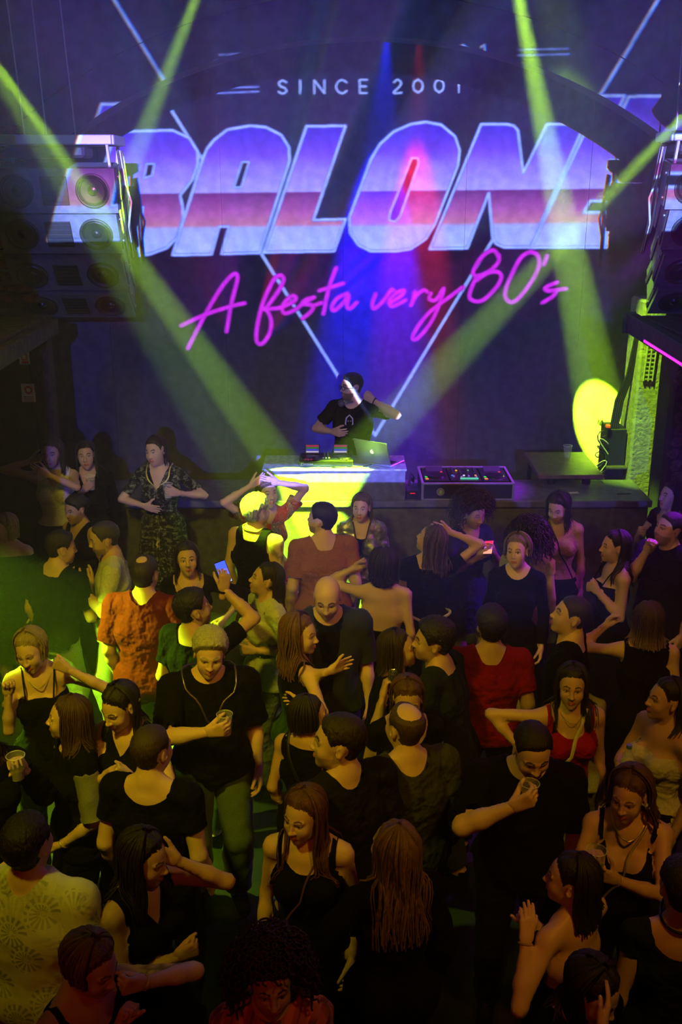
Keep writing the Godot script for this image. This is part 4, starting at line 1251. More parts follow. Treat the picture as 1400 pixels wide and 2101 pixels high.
# cuts the surface where g >= 0 and lifts it off the body by 'off' along the normal; rim walls close the cut edges
func shell(vs: PackedVector3Array, ns: PackedVector3Array, ts: PackedInt32Array, g: PackedFloat32Array, off: PackedFloat32Array, cols: PackedColorArray) -> Pelt:
	var s := Pelt.new()
	var map := PackedInt32Array(); map.resize(vs.size()); map.fill(-1)
	for i in vs.size():
		if g[i] >= 0.0:
			map[i] = s.v.size()
			s.v.append(vs[i] + ns[i] * off[i]); s.n.append(Vector3.ZERO); s.c.append(cols[i] if cols.size() else Color.WHITE)
	var cuts := {}
	var rims := []
	for k in range(0, ts.size(), 3):
		var a := ts[k]
		var b := ts[k + 1]
		var c := ts[k + 2]
		var ins := int(g[a] >= 0.0) + int(g[b] >= 0.0) + int(g[c] >= 0.0)
		if ins == 0: continue
		if ins == 3:
			s.t.append_array([map[a], map[b], map[c]])
			continue
		# rotate so that a is the odd one out
		if ins == 1:
			if g[b] >= 0.0:
				var w := a; a = b; b = c; c = w
			elif g[c] >= 0.0:
				var w := a; a = c; c = b; b = w
		else:
			if g[b] < 0.0:
				var w := a; a = b; b = c; c = w
			elif g[c] < 0.0:
				var w := a; a = c; c = b; b = w
		var e := [0, 0]
		for j in 2:
			var o: int = b if j == 0 else c
			var key := mini(a, o) * 1048576 + maxi(a, o)
			if not cuts.has(key):
				var f := g[a] / (g[a] - g[o])
				var p := vs[a].lerp(vs[o], f)
				var nn := ns[a].lerp(ns[o], f).normalized()
				cuts[key] = s.v.size()
				s.v.append(p + nn * lerpf(off[a], off[o], f)); s.n.append(Vector3.ZERO); s.c.append(cols[a].lerp(cols[o], f) if cols.size() else Color.WHITE)
				s.v.append(p - nn * 0.003); s.n.append(Vector3.ZERO); s.c.append(s.c[s.c.size() - 1])
			e[j] = cuts[key]
		if ins == 1:
			s.t.append_array([map[a], e[0], e[1]])
			rims.append([e[1], e[0]])
		else:
			s.t.append_array([e[0], map[b], map[c], e[0], map[c], e[1]])
			rims.append([e[0], e[1]])
	# smooth normals from the faces
	for k in range(0, s.t.size(), 3):
		var i := s.t[k]
		var j := s.t[k + 1]
		var l := s.t[k + 2]
		var m := (s.v[l] - s.v[i]).cross(s.v[j] - s.v[i])
		s.n[i] += m; s.n[j] += m; s.n[l] += m
	for r in rims:
		var x: int = r[0]
		var y: int = r[1]
		s.t.append_array([x, y, y + 1, x, y + 1, x + 1])
		s.n[x + 1] = s.n[x]; s.n[y + 1] = s.n[y]
	for i in s.n.size():
		s.n[i] = s.n[i].normalized() if s.n[i].length_squared() > 1e-20 else Vector3.UP
	return s

# ------------------------------------------------------------------ one person
const L1 := 0.285
const L2 := 0.255
const SKINS := [Color(0.56, 0.36, 0.26), Color(0.46, 0.28, 0.19), Color(0.36, 0.21, 0.14), Color(0.24, 0.13, 0.085)]
var cast: Array = []
var made: Array = []
var fold_noise: FastNoiseLite

func two_bone(s: Vector3, t: Vector3, l1: float, l2: float, pole: Vector3) -> Array:
	var d := t - s
	var l := clampf(d.length(), 0.06, (l1 + l2) * 0.995)
	d = d.normalized()
	var a := (l1 * l1 - l2 * l2 + l * l) / (2.0 * l)
	var h := sqrt(maxf(0.0, l1 * l1 - a * a))
	var p := pole - d * pole.dot(d)
	if p.length_squared() < 1e-6: p = Vector3(0, 0, -1) - d * -d.z
	return [s + d * a + p.normalized() * h, s + d * l]

func flat_z(b: Basis, k: float) -> Basis:
	return Basis(Vector3(1, 0, 0), Vector3(0, 1, 0), Vector3(0, 0, k)) * b.transposed()

func scalp(p: Vector3, recede: float, bald: float) -> float:
	var zs := [0.11, 0.075, 0.05, 0.034, 0.02, 0.0, -0.03, -0.06, -0.11]
	var hs := [0.092, 0.074, 0.056, 0.026, -0.004, -0.018, -0.03, -0.058, -0.08]
	var hl := -0.08
	if p.z >= 0.11: hl = 0.092
	else:
		for k in 8:
			if p.z <= zs[k] and p.z >= zs[k + 1]:
				hl = lerpf(hs[k], hs[k + 1], (zs[k] - p.z) / (zs[k] - zs[k + 1]))
				break
	var g := p.y - hl - recede * clampf((p.z + 0.01) / 0.07, 0.0, 1.0) * (1.0 + 0.6 * clampf(absf(p.x) / 0.05 - 0.3, 0.0, 1.0))
	if bald > 0.0: g = minf(g, (p - Vector3(0, 0.118, -0.03)).length() - bald)
	var e := Vector3(absf(p.x) - 0.078, p.y + 0.002, p.z + 0.012)
	return minf(g, e.length() - 0.036)

# everything about person i that takes time; called from worker threads
func solve_person(i: int):
	var P: Dictionary = cast[i]
	var male: bool = P.get("m", false)
	var yaw: float = deg_to_rad(P.get("yaw", 0.0))
	var lean: Array = P.get("lean", [0, 0, 0])
	var sc: float = P.get("hh", 1.62 if male else 1.52) / 1.60
	var wd: float = lerpf(1.0, P.get("w", 1.0), 0.65)
	var floor_y: float = P.get("floor", 0.0)
	var Bt := Basis(Vector3.UP, deg_to_rad(lean[2])) * Basis(Vector3.RIGHT, deg_to_rad(lean[0])) * Basis(Vector3.BACK, deg_to_rad(-lean[1]))
	var pel := Vector3(0, 0.93, 0)
	var tp := func(v: Vector3) -> Vector3: return pel + Bt * (v - pel)
	# head
	var hd: Array = P.get("head", [rad_to_deg(yaw), 0, 0])
	var Bh := Basis(Vector3.UP, deg_to_rad(hd[0]) - yaw) * Basis(Vector3.RIGHT, deg_to_rad(hd[1])) * Basis(Vector3.BACK, deg_to_rad(-hd[2]))
	var neck_top: Vector3 = tp.call(Vector3(0, 1.515, -0.005))
	var hc := neck_top + Bh * Vector3(0, 0.082, 0.02)
	var hs: float = 0.98 if male else 0.97
	# where the person stands
	var hw := spot_h(P.u, P.v, floor_y + hc.y * sc)
	var root := Transform3D(Basis(Vector3.UP, yaw).scaled(Vector3.ONE * sc), Vector3.ZERO)
	root.origin = Vector3(hw.x, floor_y, hw.z) - root.basis * Vector3(hc.x, 0, hc.z)
	var inv := root.affine_inverse()
	var near: bool = -hw.z < 4.9
	# ---- skeleton
	var f := Field.new()
	var sw := (0.182 if male else 0.158) * lerpf(1.0, wd, 0.6)
	var fz := flat_z(Bt, 1.28)
	var bel: float = P.get("belly", 0.25 if male else 0.1)
	f.add(tp.call(Vector3(-0.06 * wd, 0.93, -0.012)), tp.call(Vector3(0.06 * wd, 0.93, -0.012)), (0.112 if male else 0.12) * wd, (0.112 if male else 0.12) * wd, 0.04, 0, flat_z(Bt, 1.12))
	f.add(tp.call(Vector3(0, 0.98, 0.0)), tp.call(Vector3(0, 1.13, 0.0)), (0.142 if male else 0.118) * wd, (0.142 if male else 0.112) * wd, 0.05, 0, fz)
	if bel > 0.15: f.egg(tp.call(Vector3(0, 1.04, 0.05)), Vector3(0.11, 0.12, 0.05 + 0.08 * bel) * wd, 0.06, 0, Bt)
	f.add(tp.call(Vector3(-0.055 * wd, 1.25, -0.012)), tp.call(Vector3(0.055 * wd, 1.25, -0.012)), (0.128 if male else 0.105) * wd, (0.128 if male else 0.105) * wd, 0.05, 0, flat_z(Bt, 1.2))
	f.add(tp.call(Vector3(0, 1.16, 0)), tp.call(Vector3(0, 1.36, -0.015)), (0.135 if male else 0.115) * wd, 0.115 * wd, 0.05, 0, fz)
	if not male:
		for s in [-1.0, 1.0]:
			f.egg(tp.call(Vector3(s * 0.072, 1.255, 0.085 + 0.01 * P.get("bust", 1.0))), Vector3(0.062, 0.066, 0.055) * P.get("bust", 1.0), 0.03, 0, Bt)
			f.egg(tp.call(Vector3(s * 0.065, 0.90, -0.07)), Vector3(0.075, 0.08, 0.07) * wd, 0.04, 0, Bt)
	f.add(tp.call(Vector3(0, 1.41, -0.025)), hc + Bh * Vector3(0, -0.03, -0.025), 0.058 if male else 0.048, 0.052 if male else 0.044, 0.035, 1)
	var sh := []
	for s in [1.0, -1.0]:
		var S: Vector3 = tp.call(Vector3(s * sw, 1.395, -0.012))
		sh.append(S)
		f.add(tp.call(Vector3(s * 0.02, 1.395, -0.02)), S, 0.058, 0.055 if male else 0.047, 0.04, 0)
		f.add(tp.call(Vector3(s * 0.02, 1.475, -0.035)), tp.call(Vector3(s * 0.125, 1.425, -0.022)), 0.04, 0.028, 0.04, 0)
	# arms
	var girth := (1.0 if male else 0.82) * lerpf(1.0, wd, 0.7)
	var grips := []
	for k in 2:
		var s := 1.0 if k == 0 else -1.0
		var A: Dictionary = P.get("L" if k == 0 else "R", {})
		var S: Vector3 = sh[k]
		var pose: String = A.get("h", "relaxed")
		var pole: Vector3 = A.get("e", Vector3(s * 0.3, -0.8, -0.8))
		var T: Vector3 = S + Vector3(s * 0.05, -0.505, 0.07)
		if A.has("q"): T = A.q
		if A.has("p"):
			var w := spot(A.p[0], A.p[1], -hw.z - A.p[2])
			var c := inv * w
			T = c - (c - S).normalized() * 0.07
			for it in 2:
				var j := two_bone(S, T, L1, L2, pole)
				var dirn: Vector3 = A.d if A.has("d") else (j[1] - j[0]).normalized()
				T = c - dirn.normalized() * 0.075
		var J := two_bone(S, T, L1, L2, pole)
		var E: Vector3 = J[0]
		var W: Vector3 = J[1]
		f.add(S, E, 0.050 * girth, 0.040 * girth, 0.028, 2 if k == 0 else 4)
		f.add(E, E.lerp(W, 0.4), 0.039 * girth, 0.040 * girth, 0.02, 3 if k == 0 else 5)
		f.add(E.lerp(W, 0.35), W, 0.040 * girth, 0.027 * lerpf(1.0, girth, 0.5), 0.02, 3 if k == 0 else 5)
		var Y: Vector3 = (A.d if A.has("d") else W - E).normalized()
		var hint: Vector3 = A.get("th", Vector3(0, 0, 1) if Y.y < -0.6 else (Vector3(0, 1, 0.15) if Y.y < 0.75 else Vector3(-s, 0, -0.3)))
		var X := (hint - Y * hint.dot(Y)).normalized() * -s
		grips.append(Transform3D(Basis(X, Y, X.cross(Y)).scaled(Vector3.ONE * (1.0 if male else 0.9)), W))
	# legs
	var st: Array = P.get("legs", [0.11, 0.03, 0.11, -0.03])
	for k in 2:
		var s := 1.0 if k == 0 else -1.0
		var H: Vector3 = pel + Vector3(s * 0.088 * wd, -0.03, 0)
		var A := Vector3(s * st[k * 2], 0.085, st[k * 2 + 1])
		var J := two_bone(H, A, 0.425, 0.415, Vector3(s * 0.1, 0, 1))
		var kk := 6 if k == 0 else 9
		f.add(H, J[0], 0.090 * wd, 0.057, 0.03, kk)
		f.add(J[0], J[0].lerp(J[1], 0.35) + Vector3(0, 0, -0.015), 0.054, 0.055, 0.02, kk + 1)
		f.add(J[0].lerp(J[1], 0.3) + Vector3(0, 0, -0.012), J[1], 0.054, 0.037, 0.02, kk + 1)
		f.add(J[1] + Vector3(0, -0.035, -0.03), J[1] + Vector3(s * 0.02, -0.05, 0.13), 0.042, 0.032, 0.02, kk + 2)
	var cell: float = 0.021 if near else 0.026
	f.build(cell)
	# ---- which limb every vertex belongs to
	var nv := f.verts.size()
	var kd := PackedInt32Array(); kd.resize(nv)
	var tt := PackedFloat32Array(); tt.resize(nv)
	var np := f.pa.size()
	for v in nv:
		var p := f.verts[v]
		var best := 9.0
		var who := 0
		for j in np:
			var d := f.dist(j, p)
			if d < best:
				best = d; who = j
		var q := f.kind[who]
		kd[v] = q
		if q >= 2:
			# share of the whole limb: 0..1 first bone, 1..2 second
			var t := f.along(who, p)
			if q == 3 or q == 5: t = 1.0 + (t * 0.4 if f.kind[who - 1] != q else 0.35 + t * 0.65)
			elif q == 7 or q == 10: t = 1.0 + (t * 0.35 if f.kind[who - 1] != q else 0.3 + t * 0.7)
			tt[v] = t
	# ---- body: trunk and limbs, head, hands
	var tone: Color = P.get("skin", SKINS[0]) if P.get("skin") is Color else SKINS[P.get("skin", 0)]
	var body := Pelt.new()
	body.v = f.verts.duplicate(); body.n = f.norms.duplicate(); body.t = f.tris.duplicate()
	body.c.resize(nv); body.c.fill(tone)
	if P.has("ink"):   # tattooed patches
		for v in nv:
			if kd[v] == P.ink[0] and tt[v] > P.ink[1] and tt[v] < P.ink[2] and fold_noise.get_noise_3dv(f.verts[v] * 60.0) > 0.02: body.c[v] = tone * 0.35
	var hx := Transform3D(Bh.scaled(Vector3.ONE * hs), hc)
	var head: Dictionary = heads["%s%s" % ["m" if male else "f", "hi" if -hw.z < 6.7 else "lo"]]
	var o := body.v.size()
	body.join(head.v, head.n, head.t, hx, tone)
	var hair: Dictionary = P.get("hair", {})
	var hcol: Color = hair.get("c", Color(0.03, 0.02, 0.015))
	var brow := hcol.lerp(Color(0.04, 0.025, 0.015), 0.6)
	var lips := Color(tone.r * 0.78, tone.g * 0.45, tone.b * 0.45) if male else P.get("lips", Color(tone.r * 0.85, tone.g * 0.36, tone.b * 0.38))
	var beard: float = P.get("beard", 0.0)
	var bcol: Color = P.get("beardc", Color(0.05, 0.035, 0.025))
	var shut: bool = P.get("shut", false)
	for k in head.tag.size():
		match head.tag[k]:
			1: body.c[o + k] = lips
			2: body.c[o + k] = tone * 0.8 if shut else Color(0.55, 0.5, 0.46)
			3: body.c[o + k] = tone * 0.75 if shut else Color(0.02, 0.012, 0.008)
			4: body.c[o + k] = brow
			5: body.c[o + k] = tone.lerp(bcol, beard)
			7: body.c[o + k] = tone.lerp(Color(0.02, 0.012, 0.01), 0.75)
	for k in 2:
		var A: Dictionary = P.get("L" if k == 0 else "R", {})
		var hm: Dictionary = hands["%s%s" % [A.get("h", "relaxed"), "hi" if near else "lo"]]
		body.join(hm.v, hm.n, hm.t, grips[k], tone, k == 0)
	var parts := []
	parts.append(["body", body, "skin"])
	# ---- garments
	var Bi := Bt.transposed()
	var loc := PackedVector3Array(); loc.resize(nv)
	for v in nv: loc[v] = pel + Bi * (f.verts[v] - pel)
	var wrk := PackedFloat32Array(); wrk.resize(nv)
	for v in nv:
		var p := f.verts[v]
		wrk[v] = fold_noise.get_noise_3d(p.x * 16.0 + i * 7.0, p.y * 9.0, p.z * 16.0)
	var order := 0
	var outfit := []
	for G in P.get("wear", []):
		if G.t == "shoes" or G.has("arms"):   # pairs: one part each
			for side in [1, -1]:
				var one: Dictionary = G.duplicate(); one["one"] = side
				outfit.append(one)
		else: outfit.append(G)
	for G in outfit:
		var g := PackedFloat32Array(); g.resize(nv)
		var off := PackedFloat32Array(); off.resize(nv)
		var type: String = G.t
		var loose: float = G.get("loose", 0.010) + 0.003 * order
		if type == "top":
			var sl: float = G.get("sleeve", 0.5)
			var nk: String = G.get("neck", "crew")
			var hem: float = G.get("hem", 0.86)
			var dep: float = G.get("deep", 0.1)
			for v in nv:
				var q := loc[v]
				var ax := absf(q.x)
				var k := kd[v]
				var r := 1.0
				if k >= 2 and k <= 5:
					var one := G.get("one", 0) as int
					var lim := sl
					if one != 0 and ((k <= 3) != (one > 0)): lim = -9.0
					r = (lim - tt[v]) * 0.27 if lim > 0.0 else (-0.02 + (0.155 - ax) * 0.5 if lim > -1.0 and (k == 2 or k == 4) and tt[v] < 0.2 else -0.1)
					if nk == "off": r = minf(r, 1.375 - q.y)
					off[v] = loose + G.get("flare", 0.008) * clampf(tt[v], 0.0, 1.0)
				elif k >= 8 or k == 7 or G.has("arms"):
					r = -1.0
				else:
					r = q.y - hem
					off[v] = loose + G.get("drop", 0.012) * clampf((1.15 - q.y) / 0.25, 0.0, 1.0)
					var ng := 1.0
					var back: float = G.get("back", 0.0)
					match nk:
						"crew": ng = Vector2(q.x * 0.96, q.z + 0.022).length() - 0.088 + maxf(0.0, 1.40 - q.y) * 4.0
						"collar": ng = Vector2(q.x, q.z + 0.024).length() - 0.074 + maxf(0.0, 1.40 - q.y) * 4.0
						"v": ng = maxf((1.465 - dep * clampf(1.0 - ax / 0.085, 0.0, 1.0) if q.z > 0.0 else 1.462) - q.y, ax - 0.085)
						"scoop", "tank": ng = maxf((1.43 - dep * sqrt(maxf(0.0, 1.0 - q.x * q.x / 0.0121)) if q.z > 0.0 else 1.445 - back * sqrt(maxf(0.0, 1.0 - q.x * q.x / 0.0121))) - q.y, ax - 0.11)
						"strapless": ng = 1.315 - q.y - (0.10 if q.z < 0.0 else 0.0) * clampf(back, 0.0, 4.0)
						"off": ng = 1.375 - q.y
						"halter": ng = (minf(1.47 - q.y, 0.05 + (1.44 - q.y) * 0.75 - ax) if q.z > 0.02 else 1.14 - q.y)
					if sl <= 0.0 and nk in ["tank", "v", "crew", "scoop"]: ng = minf(ng, 0.132 - ax + maxf(0.0, 1.325 - q.y) * 2.0)
					r = minf(r, ng)
				g[v] = r
				off[v] += wrk[v] * G.get("fold", 0.007)
		elif type == "trousers":
			var ln: float = G.get("len", 1.95)
			var ws: float = G.get("waist", 0.99)
			for v in nv:
				var k := kd[v]
				var r := -1.0
				if k == 0: r = ws - loc[v].y
				elif k == 6 or k == 9 or k == 7 or k == 10: r = minf((ln - tt[v]) * 0.42, ws - loc[v].y)
				elif k == 8 or k == 11: r = (ln - 2.0) * 0.4 - maxf(0.0, 0.1 - f.verts[v].y)
				g[v] = r
				off[v] = loose + G.get("flare", 0.008) * clampf(tt[v] - 0.6, 0.0, 1.4) + wrk[v] * 0.007
		elif type == "shoes":
			for v in nv:
				var k := kd[v]
				g[v] = 0.075 - f.verts[v].y if k == (8 if G.one > 0 else 11) else -1.0
				off[v] = 0.009
		var sk: Pelt
		if type == "skirt":
			sk = Pelt.new()
			skirt(sk, G, f, i)
		else:
			sk = shell(f.verts, f.norms, f.tris, g, off, PackedColorArray())
			if G.has("skirt"): skirt(sk, G.skirt, f, i)
		parts.append([G.get("name", {"top": "shirt", "trousers": "trousers", "shoes": "shoe", "skirt": "skirt"}[type]), sk, G.get("mat", G.get("c", Color.BLACK))])
		order += 1
	# ---- hair
	if hair.size():
		var hk := make_hair(hair, hx, head, f, i, near)
		if hk.v.size(): parts.append(["hair", hk, "hair"])
	made[i] = {"root": root, "parts": parts, "grips": grips, "hx": hx, "tp0": tp.call(Vector3(0, 1.4, 0)), "Bt": Bt, "sc": sc, "pel": pel, "f": f}

func skirt(sk: Pelt, G: Dictionary, f: Field, seed_n: int):
	var top: float = G.get("top", 1.05)
	var hem: float = G.get("hem", 0.5)
	var flare: float = G.get("wide", 0.05)
	var rows := 9
	var sides := 40
	var o := sk.v.size()
	var before := PackedFloat32Array(); before.resize(sides)
	for r in rows + 1:
		var y := lerpf(top, hem, float(r) / rows)
		var fl := clampf((0.92 - y) / 0.42, 0.0, 1.3)
		for k in sides:
			var a := TAU * k / sides
			var fold := sin(a * 7.0 + seed_n) * 0.5 + sin(a * 11.0 + 2.0 * seed_n) * 0.35
			var rad := 0.06
			for it in 5:
				var d := 9.0
				for j in f.pa.size():
					if f.kind[j] == 0 or f.kind[j] == 6 or f.kind[j] == 9: d = minf(d, f.dist(j, Vector3(cos(a) * rad, y, sin(a) * rad)))
				if d < 0.013: rad += 0.013 - d + 0.002
			rad = maxf(rad, before[k] * 0.985)
			before[k] = rad
			rad = (rad + flare * fl) * (1.0 + fold * (0.015 + 0.09 * fl) * (0.3 + flare * 8.0))
			sk.v.append(Vector3(cos(a) * rad, y, sin(a) * rad))
			sk.n.append(Vector3(cos(a), 0.15, sin(a)).normalized()); sk.c.append(Color.WHITE)
	for r in rows:
		for k in sides:
			var k2 := (k + 1) % sides
			var a := o + r * sides + k
			var b := o + r * sides + k2
			sk.t.append_array([a, a + sides, b, b, a + sides, b + sides])

# ---- hair
func make_hair(H: Dictionary, hx: Transform3D, head: Dictionary, f: Field, seed_n: int, near: bool) -> Pelt:
	var style: String = H.s
	var c: Color = H.get("c", Color(0.03, 0.02, 0.015))
	var c2: Color = H.get("c2", c)
	var th: float = H.get("th", 0.012)
	var rng := RandomNumberGenerator.new(); rng.seed = 100 + seed_n
	var hv: PackedVector3Array = head.v
	var g := PackedFloat32Array(); g.resize(hv.size())
	var off := PackedFloat32Array(); off.resize(hv.size())
	var cols := PackedColorArray(); cols.resize(hv.size())
	for k in hv.size():
		var p := hv[k]
		var s := scalp(p, H.get("recede", 0.010 if style == "long" else 0.0), H.get("bald", 0.0))
		g[k] = s
		var ph := atan2(p.x, -p.z)
		var nz := fold_noise.get_noise_3d(p.x * 90.0 + seed_n, p.y * 60.0, p.z * 90.0)
		var streak := fold_noise.get_noise_2d(ph * 26.0 + seed_n * 3.0, p.y * 14.0)
		var up := clampf((p.y - 0.02) / 0.08, 0.0, 1.0)
		off[k] = th * smoothstep(-0.002, 0.025 if style != "long" else 0.05, s) * lerpf(0.7, 1.0 + H.get("crown", 0.2), up) * (1.0 if style in ["short", "fringe", "curly"] else 0.45 + 0.55 * smoothstep(0.0, 0.016, absf(p.x - H.get("part", 0.004)) + maxf(0.0, -p.z - 0.02))) + (nz * 0.35 + streak * 0.4) * th * 0.5
		cols[k] = c.lerp(c2, clampf(0.35 + streak * 1.2, 0.0, 1.0) * H.get("mix", 0.35))
	var sk := Pelt.new()
	if style != "bald":
		var cap := shell(hv, head.n, head.t, g, off, cols)
		sk.join(cap.v, cap.n, cap.t, hx, c)
		for k in cap.c.size(): sk.c[k] = cap.c[k]
	if style in ["short", "fringe", "bald"]: return sk
	var cen := Vector3(0, 0.035, -0.012)
	var rad := Vector3(0.076, 0.086, 0.097) + Vector3.ONE * (th + 0.004)
	if style == "curly":
		var n: int = H.get("n", 480)
		var len_: float = H.get("len", 0.11)
		for k in n:
			var y := 1.0 - 1.55 * (k + 0.5) / n
			var a := k * 2.39996
			var d := Vector3(sqrt(maxf(0.0, 1.0 - y * y)) * sin(a), y, sqrt(maxf(0.0, 1.0 - y * y)) * cos(a))
			if d.z > 0.35 and y < 0.62: continue
			var p := hx * (cen + d * rad * 0.97)
			var out := (hx.basis * d).normalized()
			var path := []
			var side := out.cross(Vector3.UP + Vector3(0.1, 0, 0.05)).normalized()
			var oth := out.cross(side)
			var ph0 := rng.randf() * TAU
			var ll := len_ * rng.randf_range(0.75, 1.15)
			for j in 9:
				var t := j / 8.0
				path.append(p + out * ll * t * (1.0 - 0.25 * t) + Vector3.DOWN * ll * (0.25 + 0.5 * H.get("sag", 0.4)) * t * t + (side * cos(ph0 + t * 11.0) + oth * sin(ph0 + t * 11.0)) * 0.0105 * minf(1.0, t * 3.0))
			var s := Shape.new(); s.tube(path, 0.0068, 3, 0.004)
			sk.shape(s, c.lerp(c2, rng.randf() * H.get("mix", 0.35)))
		return sk
	# locks over the skull that then fall
	var length: float = H.get("len", 0.25)
	var reach_f: float = H.get("face", 1.95)
	var wave: float = H.get("wave", 0.008)
	var vol: float = H.get("vol", 0.0)
	var n: int = H.get("n", 84 if near else 56)
	for layer in 2:
		for k in (n if layer == 0 else n / 2):
			var u := (k + 0.5) / (n if layer == 0 else n / 2)
			var ph := lerpf(-reach_f, reach_f, u) + rng.randf_range(-0.03, 0.03)
			var d := Vector3(sin(ph), 0, -cos(ph))
			var r := rad + Vector3.ONE * ((vol if layer == 0 else vol * 0.5 - 0.007) + rng.randf_range(-0.003, 0.004))
			var path := []
			var a1 := 1.62
			var front := absf(ph) > 1.45
			for j in 6:
				var a := lerpf(0.10, a1, j / 5.0)
				path.append(hx * (cen + Vector3(d.x * sin(a) * r.x, cos(a) * r.y, d.z * sin(a) * r.z)))
			var out := (hx.basis * d)
			out.y = 0.0; out = out.normalized()
			var p: Vector3 = path[5]
			var total := length * rng.randf_range(0.86, 1.06)
			var steps := maxi(3, ceili(total / 0.042))
			var w0 := rng.randf() * 1.5 + k * 0.35
			var side := out.cross(Vector3.UP)
			for j in steps:
				var t := (j + 1.0) / steps
				p += Vector3.DOWN * total / steps + out * (H.get("flip", 0.0) * t * t * 0.02 - 0.0015) + side * cos(w0 + t * 7.0) * wave * 0.6 + out * sin(w0 * 1.3 + t * 9.0) * wave * 0.5
				if front: p += hx.basis.z.normalized() * 0.001
				# rest on neck, shoulders and back
				for b in 2:
					var worst := 9.0
					var who := -1
					for q in f.pa.size():
						if f.kind[q] > 5 or f.kind[q] == 3 or f.kind[q] == 5: continue
						var dd := f.dist(q, p)
						if dd < worst:
							worst = dd; who = q
					var need := 0.024 if layer == 0 else 0.017
					if worst < need:
						var h := clampf(f.along(who, p), 0.0, 1.0)
						var axis := f.pa[who] + f.pm[who].inverse() * f.pb[who] * h
						var push := p - axis
						push.y *= 0.25
						p += push.normalized() * (need - worst) * 1.1
				path.append(p)
			var s := Shape.new()
			s.tube(path, 0.0098 if layer == 0 else 0.016, 4 if layer == 0 else 3, 0.0042, 0.5, out)
			var lc := c.lerp(c2, clampf(rng.randf_range(-0.1, 1.0), 0.0, 1.0) * H.get("mix", 0.35))
			var o := sk.v.size()
			sk.shape(s, lc)
			if H.has("tips"):
				for q in range(o, sk.v.size()):
					var drop: float = (path[5].y - sk.v[q].y) / maxf(0.05, total)
					sk.c[q] = lc.lerp(H.tips, smoothstep(0.35, 0.9, drop))
	return sk

# ------------------------------------------------------------------ nodes of the crowd
var cloth_mats := {}
func garment_mat(m) -> Material:
	if m is Color: return cloth(m)
	return special(m)

func build_people():
	fold_noise = FastNoiseLite.new(); fold_noise.noise_type = FastNoiseLite.TYPE_SIMPLEX_SMOOTH; fold_noise.frequency = 1.0; fold_noise.fractal_octaves = 2; fold_noise.seed = 3
	heads["mhi"] = make_head(true, 0.0050); heads["fhi"] = make_head(false, 0.0050)
	heads["mlo"] = make_head(true, 0.0072); heads["flo"] = make_head(false, 0.0072)
	for pose in ["relaxed", "grip", "fist", "open", "flat"]:
		hands[pose + "hi"] = make_hand(pose, 0.0056); hands[pose + "lo"] = make_hand(pose, 0.0068)
	cast = people()
	made.resize(cast.size())
	var job := WorkerThreadPool.add_group_task(solve_person, cast.size())
	WorkerThreadPool.wait_for_group_task_completion(job)
	var skin := StandardMaterial3D.new(); skin.vertex_color_use_as_albedo = true; skin.roughness = 0.48; skin.metallic_specular = 0.45
	var hairm := StandardMaterial3D.new(); hairm.vertex_color_use_as_albedo = true; hairm.roughness = 0.55; hairm.metallic_specular = 0.45
	hairm.albedo_texture = noise_tex("strands", 0.03, false, 3, 0.45, 1.0); hairm.uv1_triplanar = true; hairm.uv1_scale = Vector3(26, 3.5, 26)
	hairm.heightmap_enabled = true; hairm.heightmap_texture = texs["strands"]; hairm.heightmap_scale = 0.5
	var tris := {}
	for i in cast.size():
		var P: Dictionary = cast[i]
		var R: Dictionary = made[i]
		var t := Node3D.new(); t.name = numbered("person"); add_child(t)
		t.transform = R.root
		meta(t, P.n, "person", P.get("group", "crowd on the dance floor"))
		for p in R.parts:
			var m: Material = skin if p[2] is String and p[2] == "skin" else (hairm if p[2] is String and p[2] == "hair" else garment_mat(p[2]))
			part(p[0], p[1].mesh(), m, t)
			tris[p[0]] = tris.get(p[0], 0) + p[1].t.size() / 3
		extras(t, P, R)
	print("crowd triangles ", tris)

